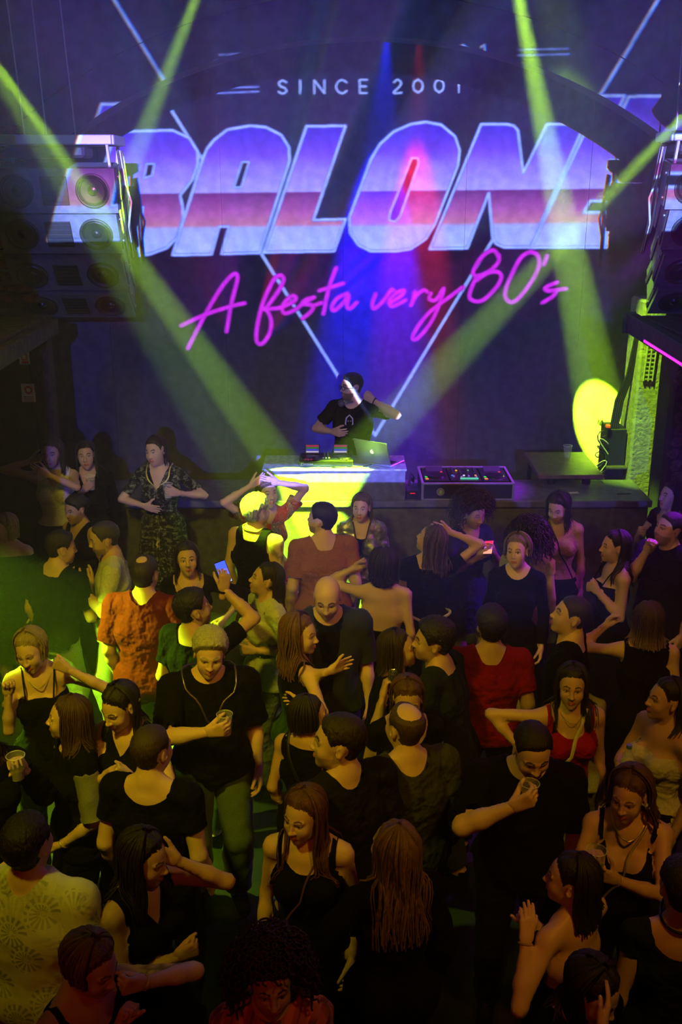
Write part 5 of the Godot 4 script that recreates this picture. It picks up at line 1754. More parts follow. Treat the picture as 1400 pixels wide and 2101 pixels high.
# ------------------------------------------------------------------ cloth with a print, and what people wear or hold
func special(key: String) -> Material:
	if cloth_mats.has(key): return cloth_mats[key]
	var m := StandardMaterial3D.new(); m.roughness = 0.8; m.metallic_specular = 0.35
	m.uv1_triplanar = true; m.uv1_scale = Vector3.ONE * 2.2
	m.rim_enabled = true; m.rim = 0.08; m.rim_tint = 0.6
	var n := FastNoiseLite.new(); n.noise_type = FastNoiseLite.TYPE_SIMPLEX_SMOOTH; n.seed = hash(key) % 1000
	var im := Image.create(256, 256, false, Image.FORMAT_RGB8)
	match key:
		"dark_floral":
			n.frequency = 0.035; n.fractal_octaves = 3
			for y in 256:
				for x in 256:
					var v := n.get_noise_2d(x, y) + 0.45 * n.get_noise_2d(x * 3.1 + 90, y * 3.1)
					im.set_pixel(x, y, Color(0.05, 0.06, 0.05) if v < 0.16 else (Color(0.55, 0.56, 0.45) if v > 0.3 else Color(0.2, 0.26, 0.18)))
		"red_pattern":
			n.frequency = 0.012; n.fractal_octaves = 2
			for y in 256:
				for x in 256:
					var v := n.get_noise_2d(x, y)
					var s := sin((x * 0.35 + v * 60.0)) * sin(y * 0.06 + v * 9.0)
					var band := n.get_noise_2d(x * 0.7 + 300, y * 0.5)
					im.set_pixel(x, y, Color(0.78, 0.13, 0.05) if band > 0.0 else (Color(0.08, 0.06, 0.05) if s > 0.1 else Color(0.86, 0.74, 0.5)))
		"leaf_print":
			im.fill(Color(0.80, 0.80, 0.66))
			for c in [[64, 64], [190, 96], [110, 190], [230, 220], [10, 150]]:
				for y in 256:
					for x in 256:
						var d := Vector2(wrapf(x - c[0], -128, 128), wrapf(y - c[1], -128, 128))
						var r := d.length()
						var a := d.angle()
						if r < 44.0 and r > 6.0 and sin(a * 15.0 + r * 0.06) > 0.0 and fposmod(r - a * 5.0, 30.0) > 5.0 and a < 2.6:
							im.set_pixel(x, y, Color(0.52, 0.55, 0.40))
			m.uv1_scale = Vector3.ONE * 2.6
		"pink_stripe":
			for y in 256:
				for x in 256:
					var k := fposmod(x + 0.5 * y, 40.0)
					im.set_pixel(x, y, Color(0.80, 0.42, 0.42) if k < 24.0 else (Color(0.45, 0.16, 0.2) if k < 34.0 else Color(0.3, 0.3, 0.24)))
		"glitter":
			n.frequency = 0.4
			for y in 256:
				for x in 256:
					var v := n.get_noise_2d(x, y)
					im.set_pixel(x, y, Color.WHITE * clampf(0.45 + v * 0.6, 0.1, 1.0))
			m.metallic = 0.15; m.roughness = 0.4; m.uv1_scale = Vector3.ONE * 5.0
		"foil":
			n.frequency = 0.03
			for y in 256:
				for x in 256: im.set_pixel(x, y, Color.WHITE * clampf(0.62 + n.get_noise_2d(x, y) * 0.35, 0.2, 1.0))
			m.metallic = 0.7; m.roughness = 0.3
			m.heightmap_enabled = true; m.heightmap_texture = noise_tex("folds", 0.012, false, 3); m.heightmap_scale = 4.0
		"denim", "light_denim", "green_denim":
			n.frequency = 0.2
			var b: Color = {"denim": Color(0.15, 0.18, 0.25), "light_denim": Color(0.62, 0.66, 0.64), "green_denim": Color(0.34, 0.42, 0.36)}[key]
			for y in 256:
				for x in 256: im.set_pixel(x, y, b * (0.88 + 0.12 * sin((x + y) * 0.8) + n.get_noise_2d(x, y) * 0.2))
	m.albedo_texture = ImageTexture.create_from_image(im)
	cloth_mats[key] = m
	return m

# moves p out of the body until it lies 'gap' above the skin
func hug(f: Field, p: Vector3, gap: float) -> Vector3:
	for it in 6:
		var worst := 9.0
		var who := -1
		for q in f.pa.size():
			var d := f.dist(q, p)
			if d < worst:
				worst = d; who = q
		if worst >= gap: break
		var h := clampf(f.along(who, p), 0.0, 1.0)
		var axis := f.pa[who] + f.pm[who].inverse() * f.pb[who] * h
		var push := p - axis
		p += push.normalized() * (gap - worst)
	return p

func extras(t: Node3D, P: Dictionary, R: Dictionary):
	var f: Field = R.f
	var Bt: Basis = R.Bt
	var pel: Vector3 = R.pel
	for x in P.get("x", []):
		match x[0]:
			"cup", "glass", "bottle", "can", "phone":
				var hand: Transform3D = R.root * R.grips[x[1]]
				var c := hand * Vector3(0, 0.082, 0.048)
				if x[0] == "cup" or x[0] == "glass":
					var tall: float = 0.12 if x[0] == "cup" else 0.085
					var o := thing("plastic_cup", x[4], "cup", c - Vector3(0, tall * 0.5, 0), 0.0, "drinks in hands")
					cup_parts(o, x[2], x[3], tall, 0.03, 0.041)
				elif x[0] == "bottle":
					var o := thing("water_bottle", x[2], "bottle", c - Vector3(0, 0.07, 0))
					var g := Shape.new(); g.lathe(Vector3.ZERO, Vector3.UP, [[0.0, 0.0], [0.03, 0.0], [0.032, 0.01], [0.032, 0.13], [0.026, 0.16], [0.013, 0.185], [0.012, 0.2]], 18)
					part("bottle_body", g, clear(0.25), o)
					var l := Shape.new(); l.lathe(Vector3.ZERO, Vector3.UP, [[0.0325, 0.06], [0.0325, 0.12]], 18)
					part("paper_label", l, mat(Color(0.75, 0.8, 0.75)), o)
					var k := Shape.new(); k.cyl(Vector3(0, 0.195, 0), Vector3(0, 0.215, 0), 0.014, 14)
					part("cap", k, mat(Color(0.25, 0.45, 0.8), 0.4), o)
				elif x[0] == "can":
					var o := thing("drink_can", x[2], "can", c - Vector3(0, 0.06, 0))
					var g := Shape.new(); g.lathe(Vector3.ZERO, Vector3.UP, [[0.0, 0.0], [0.022, 0.0], [0.028, 0.01], [0.028, 0.125], [0.024, 0.137], [0.024, 0.14], [0.021, 0.136], [0.0, 0.136]], 18)
					part("can_body", g, mat(Color(0.6, 0.62, 0.7), 0.25, 0.9), o)
					var g2 := Shape.new(); g2.box(Vector3(0, 0.138, 0.004), Vector3(0.01, 0.002, 0.018), 0.0008)
					part("tab", g2, mat(Color(0.8, 0.8, 0.85), 0.3, 0.9), o)
				else:
					var o := thing("smartphone", x[2], "phone", hand.origin)
					var b := hand.basis.orthonormalized()
					if x.size() > 4: b = Basis.looking_at(-x[4], Vector3.UP) * Basis(Vector3.BACK, 0.35)
					o.transform = Transform3D(b, hand * Vector3(0, 0.10, 0.034))
					part("case", boxg(Vector3.ZERO, Vector3(0.072, 0.148, 0.008), 0.003), mat(Color(0.03, 0.03, 0.03), 0.3), o)
					var sc: Color = x[3]
					for k in 3:
						part("screen_band", boxg(Vector3(0, 0.045 - 0.045 * k, 0.0045), Vector3(0.066, 0.044, 0.001), 0.0), glow([sc, sc.lerp(Color(0.5, 0.4, 0.95), 0.6), sc.lerp(Color(0.9, 1.0, 0.6), 0.5)][k], 1.6), o)
			"necklace":
				var path := []
				for k in 41:
					var a := TAU * k / 40.0
					var fr := pow(0.5 + 0.5 * cos(a), 1.5)
					var q := Vector3(sin(a) * lerpf(0.075, 0.06, fr), 1.475 - x[1] * fr, -0.045 + 0.05 * cos(a) + 0.10 * fr)
					path.append(hug(f, pel + Bt * (q - pel), x[4] if x.size() > 4 else 0.006))
				for it in 3:
					for k in range(1, 40): path[k] = hug(f, (path[k - 1] + path[k] * 2.0 + path[k + 1]) * 0.25, x[4] if x.size() > 4 else 0.006)
				var g := Shape.new(); g.tube(path, x[2], 6)
				part("necklace", g, mat(x[3], 0.3, 0.8), t)
			"strap":   # over one shoulder to the other hip; x[1] = +1 from the own left shoulder
				for side in [1.0, -1.0]:
					var path := []
					for k in 17:
						var u := k / 16.0
						var q := Vector3(x[1] * lerpf(0.085, -0.17, u), lerpf(1.47, 0.92, u), side * lerpf(0.03, 0.16, sqrt(u)))
						path.append(hug(f, pel + Bt * (q - pel), 0.024))
					for it in 3:
						for k in range(1, 16): path[k] = hug(f, (path[k - 1] + path[k] * 2.0 + path[k + 1]) * 0.25, 0.016)
					var g := Shape.new(); g.tube(path, x[2], 5, -1.0, 0.35, Bt.z * side)
					part("bag_strap", g, mat(x[3], 0.5, x[4] if x.size() > 4 else 0.0), t)
			"straps":
				for s in [1.0, -1.0]:
					var path := []
					for k in 15:
						var u := k / 14.0
						var q := Vector3(s * lerpf(0.075, 0.09, sin(u * PI)), 1.30 + 0.16 * sin(u * PI), 0.13 - 0.26 * u)
						path.append(hug(f, pel + Bt * (q - pel), 0.004))
					var g := Shape.new(); g.tube(path, 0.005, 5)
					part("shoulder_strap", g, cloth(x[1]), t)
			"belt":
				var path := []
				for k in 41:
					var a := TAU * k / 40.0
					var q := Vector3(sin(a) * 0.1, x[1] + x[4] * sin(a), cos(a) * 0.08)
					path.append(hug(f, q, 0.03 if x.size() < 6 else x[5]))
				var g := Shape.new(); g.tube(path, x[2], 6)
				part("belt", g, mat(x[3], 0.5), t)
			"ring":   # bracelet or watch at the wrist of hand x[1]
				var h: Transform3D = R.grips[x[1]]
				var g := Shape.new()
				var path := []
				for k in 21: path.append(h * Vector3(sin(TAU * k / 20.0) * 0.031, -0.012, cos(TAU * k / 20.0) * 0.025))
				g.tube(path, x[2], 6)
				part(x[4] if x.size() > 4 else "bracelet", g, mat(x[3], 0.35, 0.6), t)
			"glasses":
				var hx: Transform3D = R.hx
				var g := Shape.new()
				for s in [-1.0, 1.0]:
					var path := []
					for k in 17:
						var a := TAU * k / 16.0
						path.append(hx * Vector3(s * 0.033 + cos(a) * 0.025, 0.001 + sin(a) * 0.018, 0.103 - absf(cos(a) + s) * 0.003))
					g.tube(path, 0.0025, 5)
					g.tube([hx * Vector3(s * 0.058, 0.004, 0.098), hx * Vector3(s * 0.08, 0.006, 0.04), hx * Vector3(s * 0.083, 0.004, -0.01)], 0.0022, 5)
				g.tube([hx * Vector3(-0.009, 0.004, 0.106), hx * Vector3(0.009, 0.004, 0.106)], 0.0022, 5)
				part("glasses", g, mat(Color(0.02, 0.02, 0.02), 0.3), t)
			"headphones":
				var hx: Transform3D = R.hx
				var path := []
				for k in 15:
					var a := PI * k / 14.0
					path.append(hx * Vector3(cos(a) * 0.07, -0.12 - 0.02 * sin(a), 0.02 + sin(a) * 0.10))
				var g := Shape.new(); g.tube(path, 0.008, 6)
				g.ball(path[7] + Vector3(0.02, 0.0, 0.02), 0.035, 12, Vector3(1, 1, 0.6))
				part("headphones", g, mat(Color(0.35, 0.35, 0.38), 0.3, 0.4), t)
			"earring":
				var hx: Transform3D = R.hx
				for s in [-1.0, 1.0]:
					var g := Shape.new(); g.ball(hx * Vector3(s * 0.082, -0.042, -0.008), 0.006, 8)
					part("earring", g, mat(Color(0.8, 0.7, 0.35), 0.2, 0.9), t)
			"hairclip":
				var hx: Transform3D = R.hx
				part("hair_clip", boxg(hx * Vector3(0.085, 0.02, -0.05), Vector3(0.006, 0.012, 0.05), 0.002, hx.basis.orthonormalized()), mat(Color(0.8, 0.8, 0.7), 0.3, 0.6), t)
			"bun":
				var hx: Transform3D = R.hx
				var g := Shape.new(); g.ball(hx * Vector3(0, x[1], -0.115), 0.042, 16)
				for k in g.v.size(): g.v[k] += g.n[k] * fold_noise.get_noise_3dv(g.v[k] * 60.0) * 0.006
				part("hair_bun", g, mat(x[2], 0.45), t)
			"print":
				# pale skull-and-lettering print on the front of the shirt
				var marks := [[[-0.03, 1.33, 0.0, 1.36, 0.03, 1.33, 0.035, 1.28, 0.02, 1.25, -0.02, 1.25, -0.035, 1.28, -0.03, 1.33], 0.007], [[-0.015, 1.30, -0.005, 1.30], 0.008], [[0.008, 1.30, 0.018, 1.30], 0.008], [[0.0, 1.24, 0.0, 1.12], 0.012], [[-0.05, 1.22, -0.03, 1.14, -0.05, 1.08], 0.006], [[0.05, 1.22, 0.03, 1.14, 0.05, 1.08], 0.006], [[-0.06, 1.035, -0.055, 1.075, -0.03, 1.04, -0.025, 1.08], 0.007], [[-0.01, 1.08, -0.01, 1.035, 0.012, 1.04, 0.01, 1.08, -0.01, 1.08], 0.007], [[0.03, 1.08, 0.03, 1.03, 0.055, 1.03], 0.007], [[0.05, 1.09, 0.075, 1.085], 0.007]]
				var g := Shape.new()
				for mk in marks:
					var path := []
					var pts: Array = mk[0]
					for k in range(0, pts.size(), 2): path.append(hug(f, pel + Bt * (Vector3(pts[k], pts[k + 1], 0.1) - pel), 0.021))
					g.tube(path, mk[1], 5, -1.0, 0.3, Bt.z)
				part("shirt_print", g, mat(x[1], 0.7), t)
			"lanyard":
				var g := Shape.new()
				for s in [1.0, -1.0]:
					var path := []
					for k in 9:
						var u := k / 8.0
						path.append(hug(f, pel + Bt * (Vector3(s * lerpf(0.07, 0.005, u), lerpf(1.46, 1.14, u), lerpf(0.02, 0.17, sqrt(u))) - pel), 0.026))
					g.tube(path, 0.007, 5, -1.0, 0.3, Bt.z)
				part("lanyard", g, mat(x[1], 0.6), t)
			"tied_jacket":
				var g := Shape.new()
				var path := []
				for k in 21:
					var a := lerpf(-2.6, 2.6, k / 20.0)
					path.append(hug(f, Vector3(sin(a) * 0.1, 0.97 + 0.012 * sin(k * 1.7), cos(a) * 0.08), 0.045))
				g.tube(path, 0.035, 9, -1.0, 0.6, Vector3.UP)
				for s in [-1.0, 1.0]:
					g.tube([Vector3(0.0, 0.97, 0.19), Vector3(s * 0.03, 0.9, 0.22), Vector3(s * 0.05 + 0.02, 0.78, 0.21), Vector3(s * 0.035 + 0.03, 0.66, 0.2)], 0.03, 9, 0.045, 0.5, Vector3.BACK)
				g.ball(Vector3(0, 0.97, 0.2), 0.04, 12)
				part("tied_jacket", g, cloth(x[1]), t)

# ------------------------------------------------------------------ who stands where (u, v: where the photograph shows the middle of the head; yaw 0 faces the balcony, 90 faces right)
const BLK := Color(0.055, 0.053, 0.058)
const INKY := Color(0.02, 0.014, 0.011)
const BRUNETTE := Color(0.045, 0.024, 0.014)
const CHESTNUT := Color(0.13, 0.055, 0.025)
const BLOND := Color(0.50, 0.36, 0.17)
const ASH := Color(0.22, 0.14, 0.075)
const SILVER := Color(0.62, 0.58, 0.50)

func tee(c, sleeve := 0.62, neck := "crew", extra := {}) -> Dictionary:
	var d := {"t": "top", "c": c, "sleeve": sleeve, "neck": neck, "loose": 0.013, "flare": 0.014, "drop": 0.02}
	if c is String: d["mat"] = c
	d.merge(extra, true)
	return d

func snug(c, neck := "tank", sleeve := 0.0, extra := {}) -> Dictionary:
	var d := {"t": "top", "c": c, "sleeve": sleeve, "neck": neck, "loose": 0.006, "fold": 0.003, "drop": 0.006, "name": "top"}
	if c is String: d["mat"] = c
	d.merge(extra, true)
	return d

func slacks(c, extra := {}) -> Dictionary:
	var d := {"t": "trousers", "c": c, "len": 1.93, "loose": 0.010, "flare": 0.014}
	if c is String: d["mat"] = c
	d.merge(extra, true)
	return d

func frock(c, neck: String, sleeve: float, hem: float, extra := {}) -> Dictionary:
	var d := {"t": "top", "c": c, "sleeve": sleeve, "neck": neck, "loose": 0.006, "fold": 0.003, "hem": 1.0, "drop": 0.0, "name": "dress", "skirt": {"hem": hem, "top": 1.06, "wide": 0.05}}
	if c is String: d["mat"] = c
	d.merge(extra, true)
	return d

func long_hair(c: Color, length := 0.25, extra := {}) -> Dictionary:
	var d := {"s": "long", "c": c, "c2": c * 2.2, "len": length}
	d.merge(extra, true)
	return d

func crop(c: Color, th := 0.011, extra := {}) -> Dictionary:
	var d := {"s": "short", "c": c, "c2": c * 1.8, "th": th}
	d.merge(extra, true)
	return d

func people() -> Array:
	var shoes := {"t": "shoes", "c": Color(0.05, 0.05, 0.05)}
	var jeans := slacks("denim")
	var dark := slacks(Color(0.05, 0.05, 0.055))
	var all := [
		# behind the counter
		{"n": "DJ in a printed black T-shirt and glasses standing behind the booth box, hand at ear", "group": "performers", "u": 721, "v": 794, "m": true, "hh": 1.64, "floor": 0.6, "yaw": -18, "head": [-62, -1, 0], "skin": 0, "hair": crop(INKY, 0.013), "beard": 0.75, "wear": [tee(BLK), jeans, shoes],
			"R": {"p": [694, 890, 0.12], "e": Vector3(-0.8, -0.3, -0.4)}, "L": {"p": [752, 812, 0.12], "e": Vector3(1, -0.35, 0.2), "h": "fist"}, "x": [["glasses"], ["headphones"], ["print", Color(0.75, 0.78, 0.82)], ["ring", 0, 0.006, Color(0.03, 0.03, 0.03)]]},
		# back row at the left, on the step
		{"n": "laughing woman in a white vest with one arm up and one across", "u": 107, "v": 931, "hh": 1.58, "floor": 0.34, "yaw": 8, "head": [-5, -3, 4], "skin": 1, "hair": long_hair(BRUNETTE, 0.2), "wear": [snug(Color(0.85, 0.83, 0.74), "v", 0.0, {"deep": 0.16, "hem": 0.95}), dark, shoes],
			"R": {"p": [80, 938, -0.05], "e": Vector3(-1, -0.9, 0.1), "h": "flat"}, "L": {"p": [80, 966, 0.32], "e": Vector3(1, -0.6, 0.2), "h": "flat"}},
		{"n": "smiling dark-haired woman in an open black jacket holding a tall cup", "u": 177, "v": 935, "hh": 1.52, "floor": 0.34, "yaw": 4, "head": [8, -5, -4], "skin": 1, "hair": long_hair(INKY, 0.24), "wear": [tee(BLK, 1.75, "v", {"deep": 0.2}), dark, shoes],
			"R": {"p": [184, 996, 0.2], "e": Vector3(-0.8, -1, 0), "h": "grip"}, "x": [["cup", 1, 0.75, Color(0.6, 0.55, 0.35), "tall clear cup held by the smiling woman in black jacket"]]},
		{"n": "smiling woman in a dark floral dress with a lace neckline against the black counter", "u": 320, "v": 926, "hh": 1.58, "floor": 0.34, "yaw": -8, "head": [-24, 1, -8], "skin": 0, "w": 1.08, "hair": long_hair(BRUNETTE, 0.16, {"face": 1.6}), "wear": [frock("dark_floral", "v", 0.75, 0.42, {"deep": 0.2}), shoes],
			"R": {"p": [312, 1045, 0.16], "e": Vector3(-1, -0.2, -0.2), "h": "open"}, "L": {"p": [350, 1012, 0.26], "e": Vector3(1, -0.7, 0), "h": "grip"}, "x": [["cup", 0, 0.3, Color(0.75, 0.72, 0.6), "clear cup tilted in the hand of the woman in floral dress"], ["necklace", 0.19, 0.007, Color(0.85, 0.8, 0.6), 0.012], ["belt", 0.79, 0.008, Color(0.85, 0.8, 0.35), 0.02, 0.075]]},
		# left cluster
		{"n": "woman with tied-back dark hair in a black V-neck, face lowered to the left", "u": 156, "v": 1046, "hh": 1.52, "yaw": -35, "head": [-38, 5, 0], "skin": 2, "w": 1.1, "hair": crop(INKY, 0.014, {"crown": 0.8}), "wear": [snug(BLK, "v", 0.0, {"deep": 0.16}), dark, shoes], "x": [["bun", 0.03, INKY]]},
		{"n": "man in a black T-shirt and pale jeans seen from behind, embracing", "u": 126, "v": 1125, "m": true, "hh": 1.60, "yaw": 160, "head": [120, 5, 0], "skin": 1, "lean": [8, -4, 0], "hair": crop(INKY, 0.016), "wear": [tee(BLK, 0.7, "crew", {"hem": 0.9}), slacks("light_denim"), shoes],
			"R": {"p": [190, 1185, -0.16], "e": Vector3(-0.4, -1, -0.5), "h": "flat"}},
		{"n": "bearded grey-haired man in a white T-shirt turned left, embracing", "u": 214, "v": 1105, "m": true, "hh": 1.64, "yaw": -78, "head": [-72, 9, 8], "skin": 1, "hair": crop(Color(0.07, 0.055, 0.045), 0.009, {"recede": 0.012}), "beard": 0.55, "beardc": Color(0.12, 0.09, 0.06), "wear": [tee(Color(0.78, 0.77, 0.70), 0.7), slacks("light_denim"), shoes],
			"L": {"p": [150, 1190, 0.12], "e": Vector3(0.5, -1, -0.2)}},
		{"n": "blonde woman in an off-shoulder black dress at the left edge of the crowd", "u": 8, "v": 1085, "hh": 1.52, "yaw": -5, "head": [-35, -1, 10], "skin": 0, "w": 1.1, "hair": long_hair(BLOND, 0.10), "wear": [frock(Color(0.06, 0.09, 0.06), "off", 1.5, 0.45)]},
		{"n": "big man in a rust-red shirt seen from behind, thinning crown", "u": 297, "v": 1178, "m": true, "hh": 1.68, "yaw": 172, "head": [172, -5, 0], "skin": 0, "w": 1.18, "belly": 0.5, "hair": crop(Color(0.06, 0.04, 0.028), 0.008, {"bald": 0.034}), "wear": [tee(Color(0.40, 0.11, 0.05), 0.8, "collar", {"hem": 0.76, "loose": 0.02}), slacks("light_denim"), shoes],},
		{"n": "dark-haired woman with a fine necklace and sheer black top facing the camera", "u": 384, "v": 1148, "hh": 1.54, "yaw": 6, "head": [12, -11, -3], "skin": 1, "hair": long_hair(INKY, 0.2), "wear": [tee(Color(0.08, 0.075, 0.07), 1.3, "scoop", {"loose": 0.008}), dark, shoes], "x": [["necklace", 0.09, 0.003, Color(0.8, 0.75, 0.5)]],
			"L": {"p": [452, 1285, 0.12], "e": Vector3(1, -0.6, -0.2), "h": "fist"}},
		{"n": "dark-haired man in black raising a lit smartphone above the crowd", "u": 398, "v": 1250, "m": true, "hh": 1.60, "yaw": 150, "head": [118, -11, 0], "skin": 1, "hair": crop(INKY, 0.022), "beard": 0.4, "wear": [tee(BLK), jeans, shoes],
			"R": {"p": [462, 1186, -0.12], "e": Vector3(-0.8, -1, -0.1), "h": "grip", "th": Vector3(0.5, 0.2, -0.8), "d": Vector3(-0.1, 1, 0.1)}, "x": [["phone", 1, "lit smartphone held up by the man in black", Color(0.25, 0.35, 0.95), Vector3(0, 0.2, 1)], ["ring", 1, 0.006, Color(0.03, 0.03, 0.03)]]},
		# lit group before the booth
		{"n": "woman in a red patterned dress with both hands over her head", "u": 548, "v": 1012, "hh": 1.62, "yaw": 24, "head": [30, -7, 0], "skin": 0, "hair": crop(CHESTNUT, 0.02), "wear": [frock("red_pattern", "v", 0.55, 0.25, {"deep": 0.12, "flare": 0.05, "skirt": {"hem": 0.25, "top": 1.06, "wide": 0.1}}), shoes],
			"L": {"p": [552, 985, 0.05], "e": Vector3(1, 0.0, 0.1), "h": "flat"}, "R": {"p": [530, 985, 0.05], "e": Vector3(-1, 0.0, 0.1), "h": "flat"}},
		{"n": "person with cropped platinum hair and a tattooed arm in a black sleeveless top", "u": 527, "v": 1049, "m": true, "hh": 1.66, "yaw": 150, "head": [140, -7, 0], "skin": 0, "hair": crop(Color(0.62, 0.55, 0.36), 0.026), "ink": [4, 0.1, 0.7], "wear": [snug(BLK, "crew", 0.0, {"loose": 0.012, "drop": 0.02, "name": "sleeveless_top"}), dark, shoes], "x": [["necklace", 0.06, 0.006, Color(0.7, 0.65, 0.3), 0.014]],},
		{"n": "man in a mustard T-shirt seen from behind, dark hair and beard", "u": 660, "v": 1066, "m": true, "hh": 1.66, "yaw": 192, "head": [-118, -7, 0], "skin": 0, "w": 1.08, "hair": crop(INKY, 0.016), "beard": 0.6, "wear": [tee(Color(0.62, 0.40, 0.10), 0.7), jeans, shoes],},
		{"n": "woman with long fair hair in a shiny silver jacket facing the camera", "u": 742, "v": 1042, "hh": 1.50, "yaw": -4, "head": [-14, -3, 0], "skin": 0, "hair": long_hair(Color(0.16, 0.10, 0.05), 0.2, {"face": 1.7}), "wear": [snug(BLK, "scoop", 0.3), tee("foil", 1.8, "v", {"deep": 0.32, "loose": 0.016, "name": "jacket"}), dark, shoes], "x": [["lanyard", Color(0.05, 0.05, 0.05)]]},
		{"n": "black-haired woman in a backless halter top lifting one arm to her hair", "u": 787, "v": 1160, "hh": 1.56, "yaw": 172, "head": [178, -5, 0], "skin": 1, "hair": long_hair(INKY, 0.13, {"wave": 0.016, "vol": 0.012}), "wear": [snug(BLK, "halter"), dark, shoes],
			"L": {"p": [748, 1152, -0.1], "e": Vector3(1, -0.25, 0.2), "h": "fist"}, "x": [["necklace", 0.0, 0.006, Color(0.05, 0.05, 0.05)]]},
		{"n": "woman with highlighted brown hair and a white belt, hand on her head", "u": 884, "v": 1108, "hh": 1.58, "yaw": 172, "head": [-122, -21, 0], "skin": 1, "hair": long_hair(BRUNETTE, 0.24, {"c2": Color(0.30, 0.19, 0.10), "mix": 0.9}), "wear": [tee(BLK, 0.4, "crew", {"hem": 0.98, "loose": 0.008, "drop": 0.0}), dark, shoes],
			"R": {"p": [904, 1082, -0.02], "e": Vector3(-1, 0.05, 0.2), "h": "flat"}, "x": [["belt", 0.965, 0.011, Color(0.8, 0.78, 0.68), 0.0]]},
		{"n": "woman in profile in a white shirt and pale trousers with long dark hair", "u": 546, "v": 1190, "hh": 1.56, "yaw": -62, "head": [-86, -17, 0], "skin": 1, "hair": long_hair(INKY, 0.3, {"face": 1.3}), "wear": [tee(Color(0.74, 0.76, 0.62), 1.2, "collar", {"loose": 0.02}), slacks(Color(0.42, 0.46, 0.34)), shoes],
			"L": {"p": [500, 1335, 0.14], "e": Vector3(0.4, -1, -0.6), "h": "grip"}, "R": {"p": [512, 1248, -0.05], "e": Vector3(-0.5, -1, 0), "h": "fist"}, "x": [["cup", 0, 0.4, Color(0.5, 0.5, 0.45), "clear cup in the hand of the woman in white shirt"]]},
		{"n": "bald man in a dark denim shirt over black, face bowed", "u": 672, "v": 1226, "m": true, "hh": 1.68, "yaw": 6, "head": [-4, 19, 0], "skin": 0, "w": 1.1, "lean": [6, 0, 0], "beard": 0.25, "wear": [snug(BLK, "crew", 0.3), tee("denim", 0.95, "v", {"deep": 0.5, "loose": 0.018, "name": "open_shirt"}), jeans, shoes],},
		{"n": "auburn-haired woman in a black cold-shoulder top turned right, fingers spread", "u": 617, "v": 1302, "hh": 1.56, "yaw": 118, "head": [72, 0, 0], "skin": 0, "hair": long_hair(Color(0.24, 0.10, 0.035), 0.27, {"vol": 0.012, "wave": 0.012, "c2": Color(0.45, 0.24, 0.09)}), "wear": [snug(BLK, "tank", 0.0), dark, shoes],
			"R": {"p": [604, 1440, 0.12], "e": Vector3(-0.6, -1, -0.4)}, "L": {"p": [700, 1366, 0.22], "e": Vector3(0.2, -1, 0), "h": "open", "d": Vector3(0.15, 0.1, 1), "th": Vector3(0, 1, -0.2)}},
		{"n": "brown-haired woman kissing a man, arm round his back", "u": 818, "v": 1332, "hh": 1.56, "yaw": 78, "head": [86, -10, -6], "skin": 1, "lean": [12, 0, 0], "hair": long_hair(BRUNETTE, 0.16), "wear": [snug(BLK, "scoop", 0.4), dark, shoes],
			"R": {"p": [792, 1400, 0.18], "e": Vector3(-0.8, -1, -0.2), "h": "grip"}, "L": {"p": [868, 1432, 0.16], "e": Vector3(0.3, -1, 0.4), "h": "open", "d": Vector3(-0.1, 0.15, 1), "th": Vector3(0, 1, 0)}, "x": [["can", 1, "slim silver can held by the kissing woman"]]},
		{"n": "dark-haired man in a slate shirt kissing a woman, seen from behind", "u": 888, "v": 1316, "m": true, "hh": 1.63, "yaw": -118, "head": [-92, -4, 6], "skin": 1, "lean": [12, 0, 0], "hair": crop(INKY, 0.028), "wear": [tee(Color(0.12, 0.15, 0.17), 0.9), jeans, shoes]},
		# right half, back
		{"n": "woman with a round cloud of curls in a violet dress looking at a glowing phone", "u": 972, "v": 1052, "hh": 1.60, "yaw": 28, "head": [34, 15, 0], "skin": 2, "hair": {"s": "curly", "c": Color(0.05, 0.025, 0.02), "c2": Color(0.14, 0.07, 0.05), "len": 0.10, "th": 0.045, "sag": 0.2}, "wear": [frock(Color(0.17, 0.15, 0.34), "v", 0.9, 0.62, {"deep": 0.16, "skirt": {"hem": 0.62, "top": 1.06, "wide": 0.09}}), shoes],
			"L": {"p": [1012, 1128, 0.2], "e": Vector3(0.5, -1, 0), "h": "grip", "th": Vector3(0, 1, 0)}, "R": {"p": [1000, 1135, 0.22], "e": Vector3(-0.6, -1, 0)}, "x": [["phone", 0, "phone glowing pink in the hands of the woman in violet", Color(1.0, 0.15, 0.35), Vector3(-0.3, 0.9, 0.4)]]},
		{"n": "woman with a dark mass of curls and a lemon top seen from behind", "u": 1086, "v": 1100, "hh": 1.54, "yaw": 168, "head": [172, -1, 0], "skin": 1, "hair": {"s": "curly", "c": INKY, "c2": BRUNETTE, "len": 0.12, "th": 0.035, "sag": 0.9}, "wear": [tee(Color(0.66, 0.64, 0.30), 0.3, "scoop", {"loose": 0.006}), dark, shoes], "x": [["strap", 1, 0.006, Color(0.05, 0.05, 0.05)]]},
		{"n": "woman in a cream top with a thin dark strap across, face turned down", "u": 1146, "v": 1042, "hh": 1.58, "yaw": -6, "head": [-34, 17, 0], "skin": 1, "hair": long_hair(INKY, 0.22, {"wave": 0.014, "vol": 0.01}), "wear": [snug(Color(0.72, 0.62, 0.46), "scoop", 0.0, {"hem": 0.97}), dark, shoes], "x": [["strap", -1, 0.006, Color(0.06, 0.04, 0.03)]]},
		{"n": "woman with a fair chin-length bob in a long-sleeved black dress", "u": 1062, "v": 1132, "hh": 1.56, "yaw": -14, "head": [-28, -11, -6], "skin": 0, "hair": long_hair(ASH, 0.07, {"vol": 0.012, "c2": BLOND, "mix": 0.8, "face": 1.75}), "wear": [frock(BLK, "crew", 1.9, 0.5), shoes]},
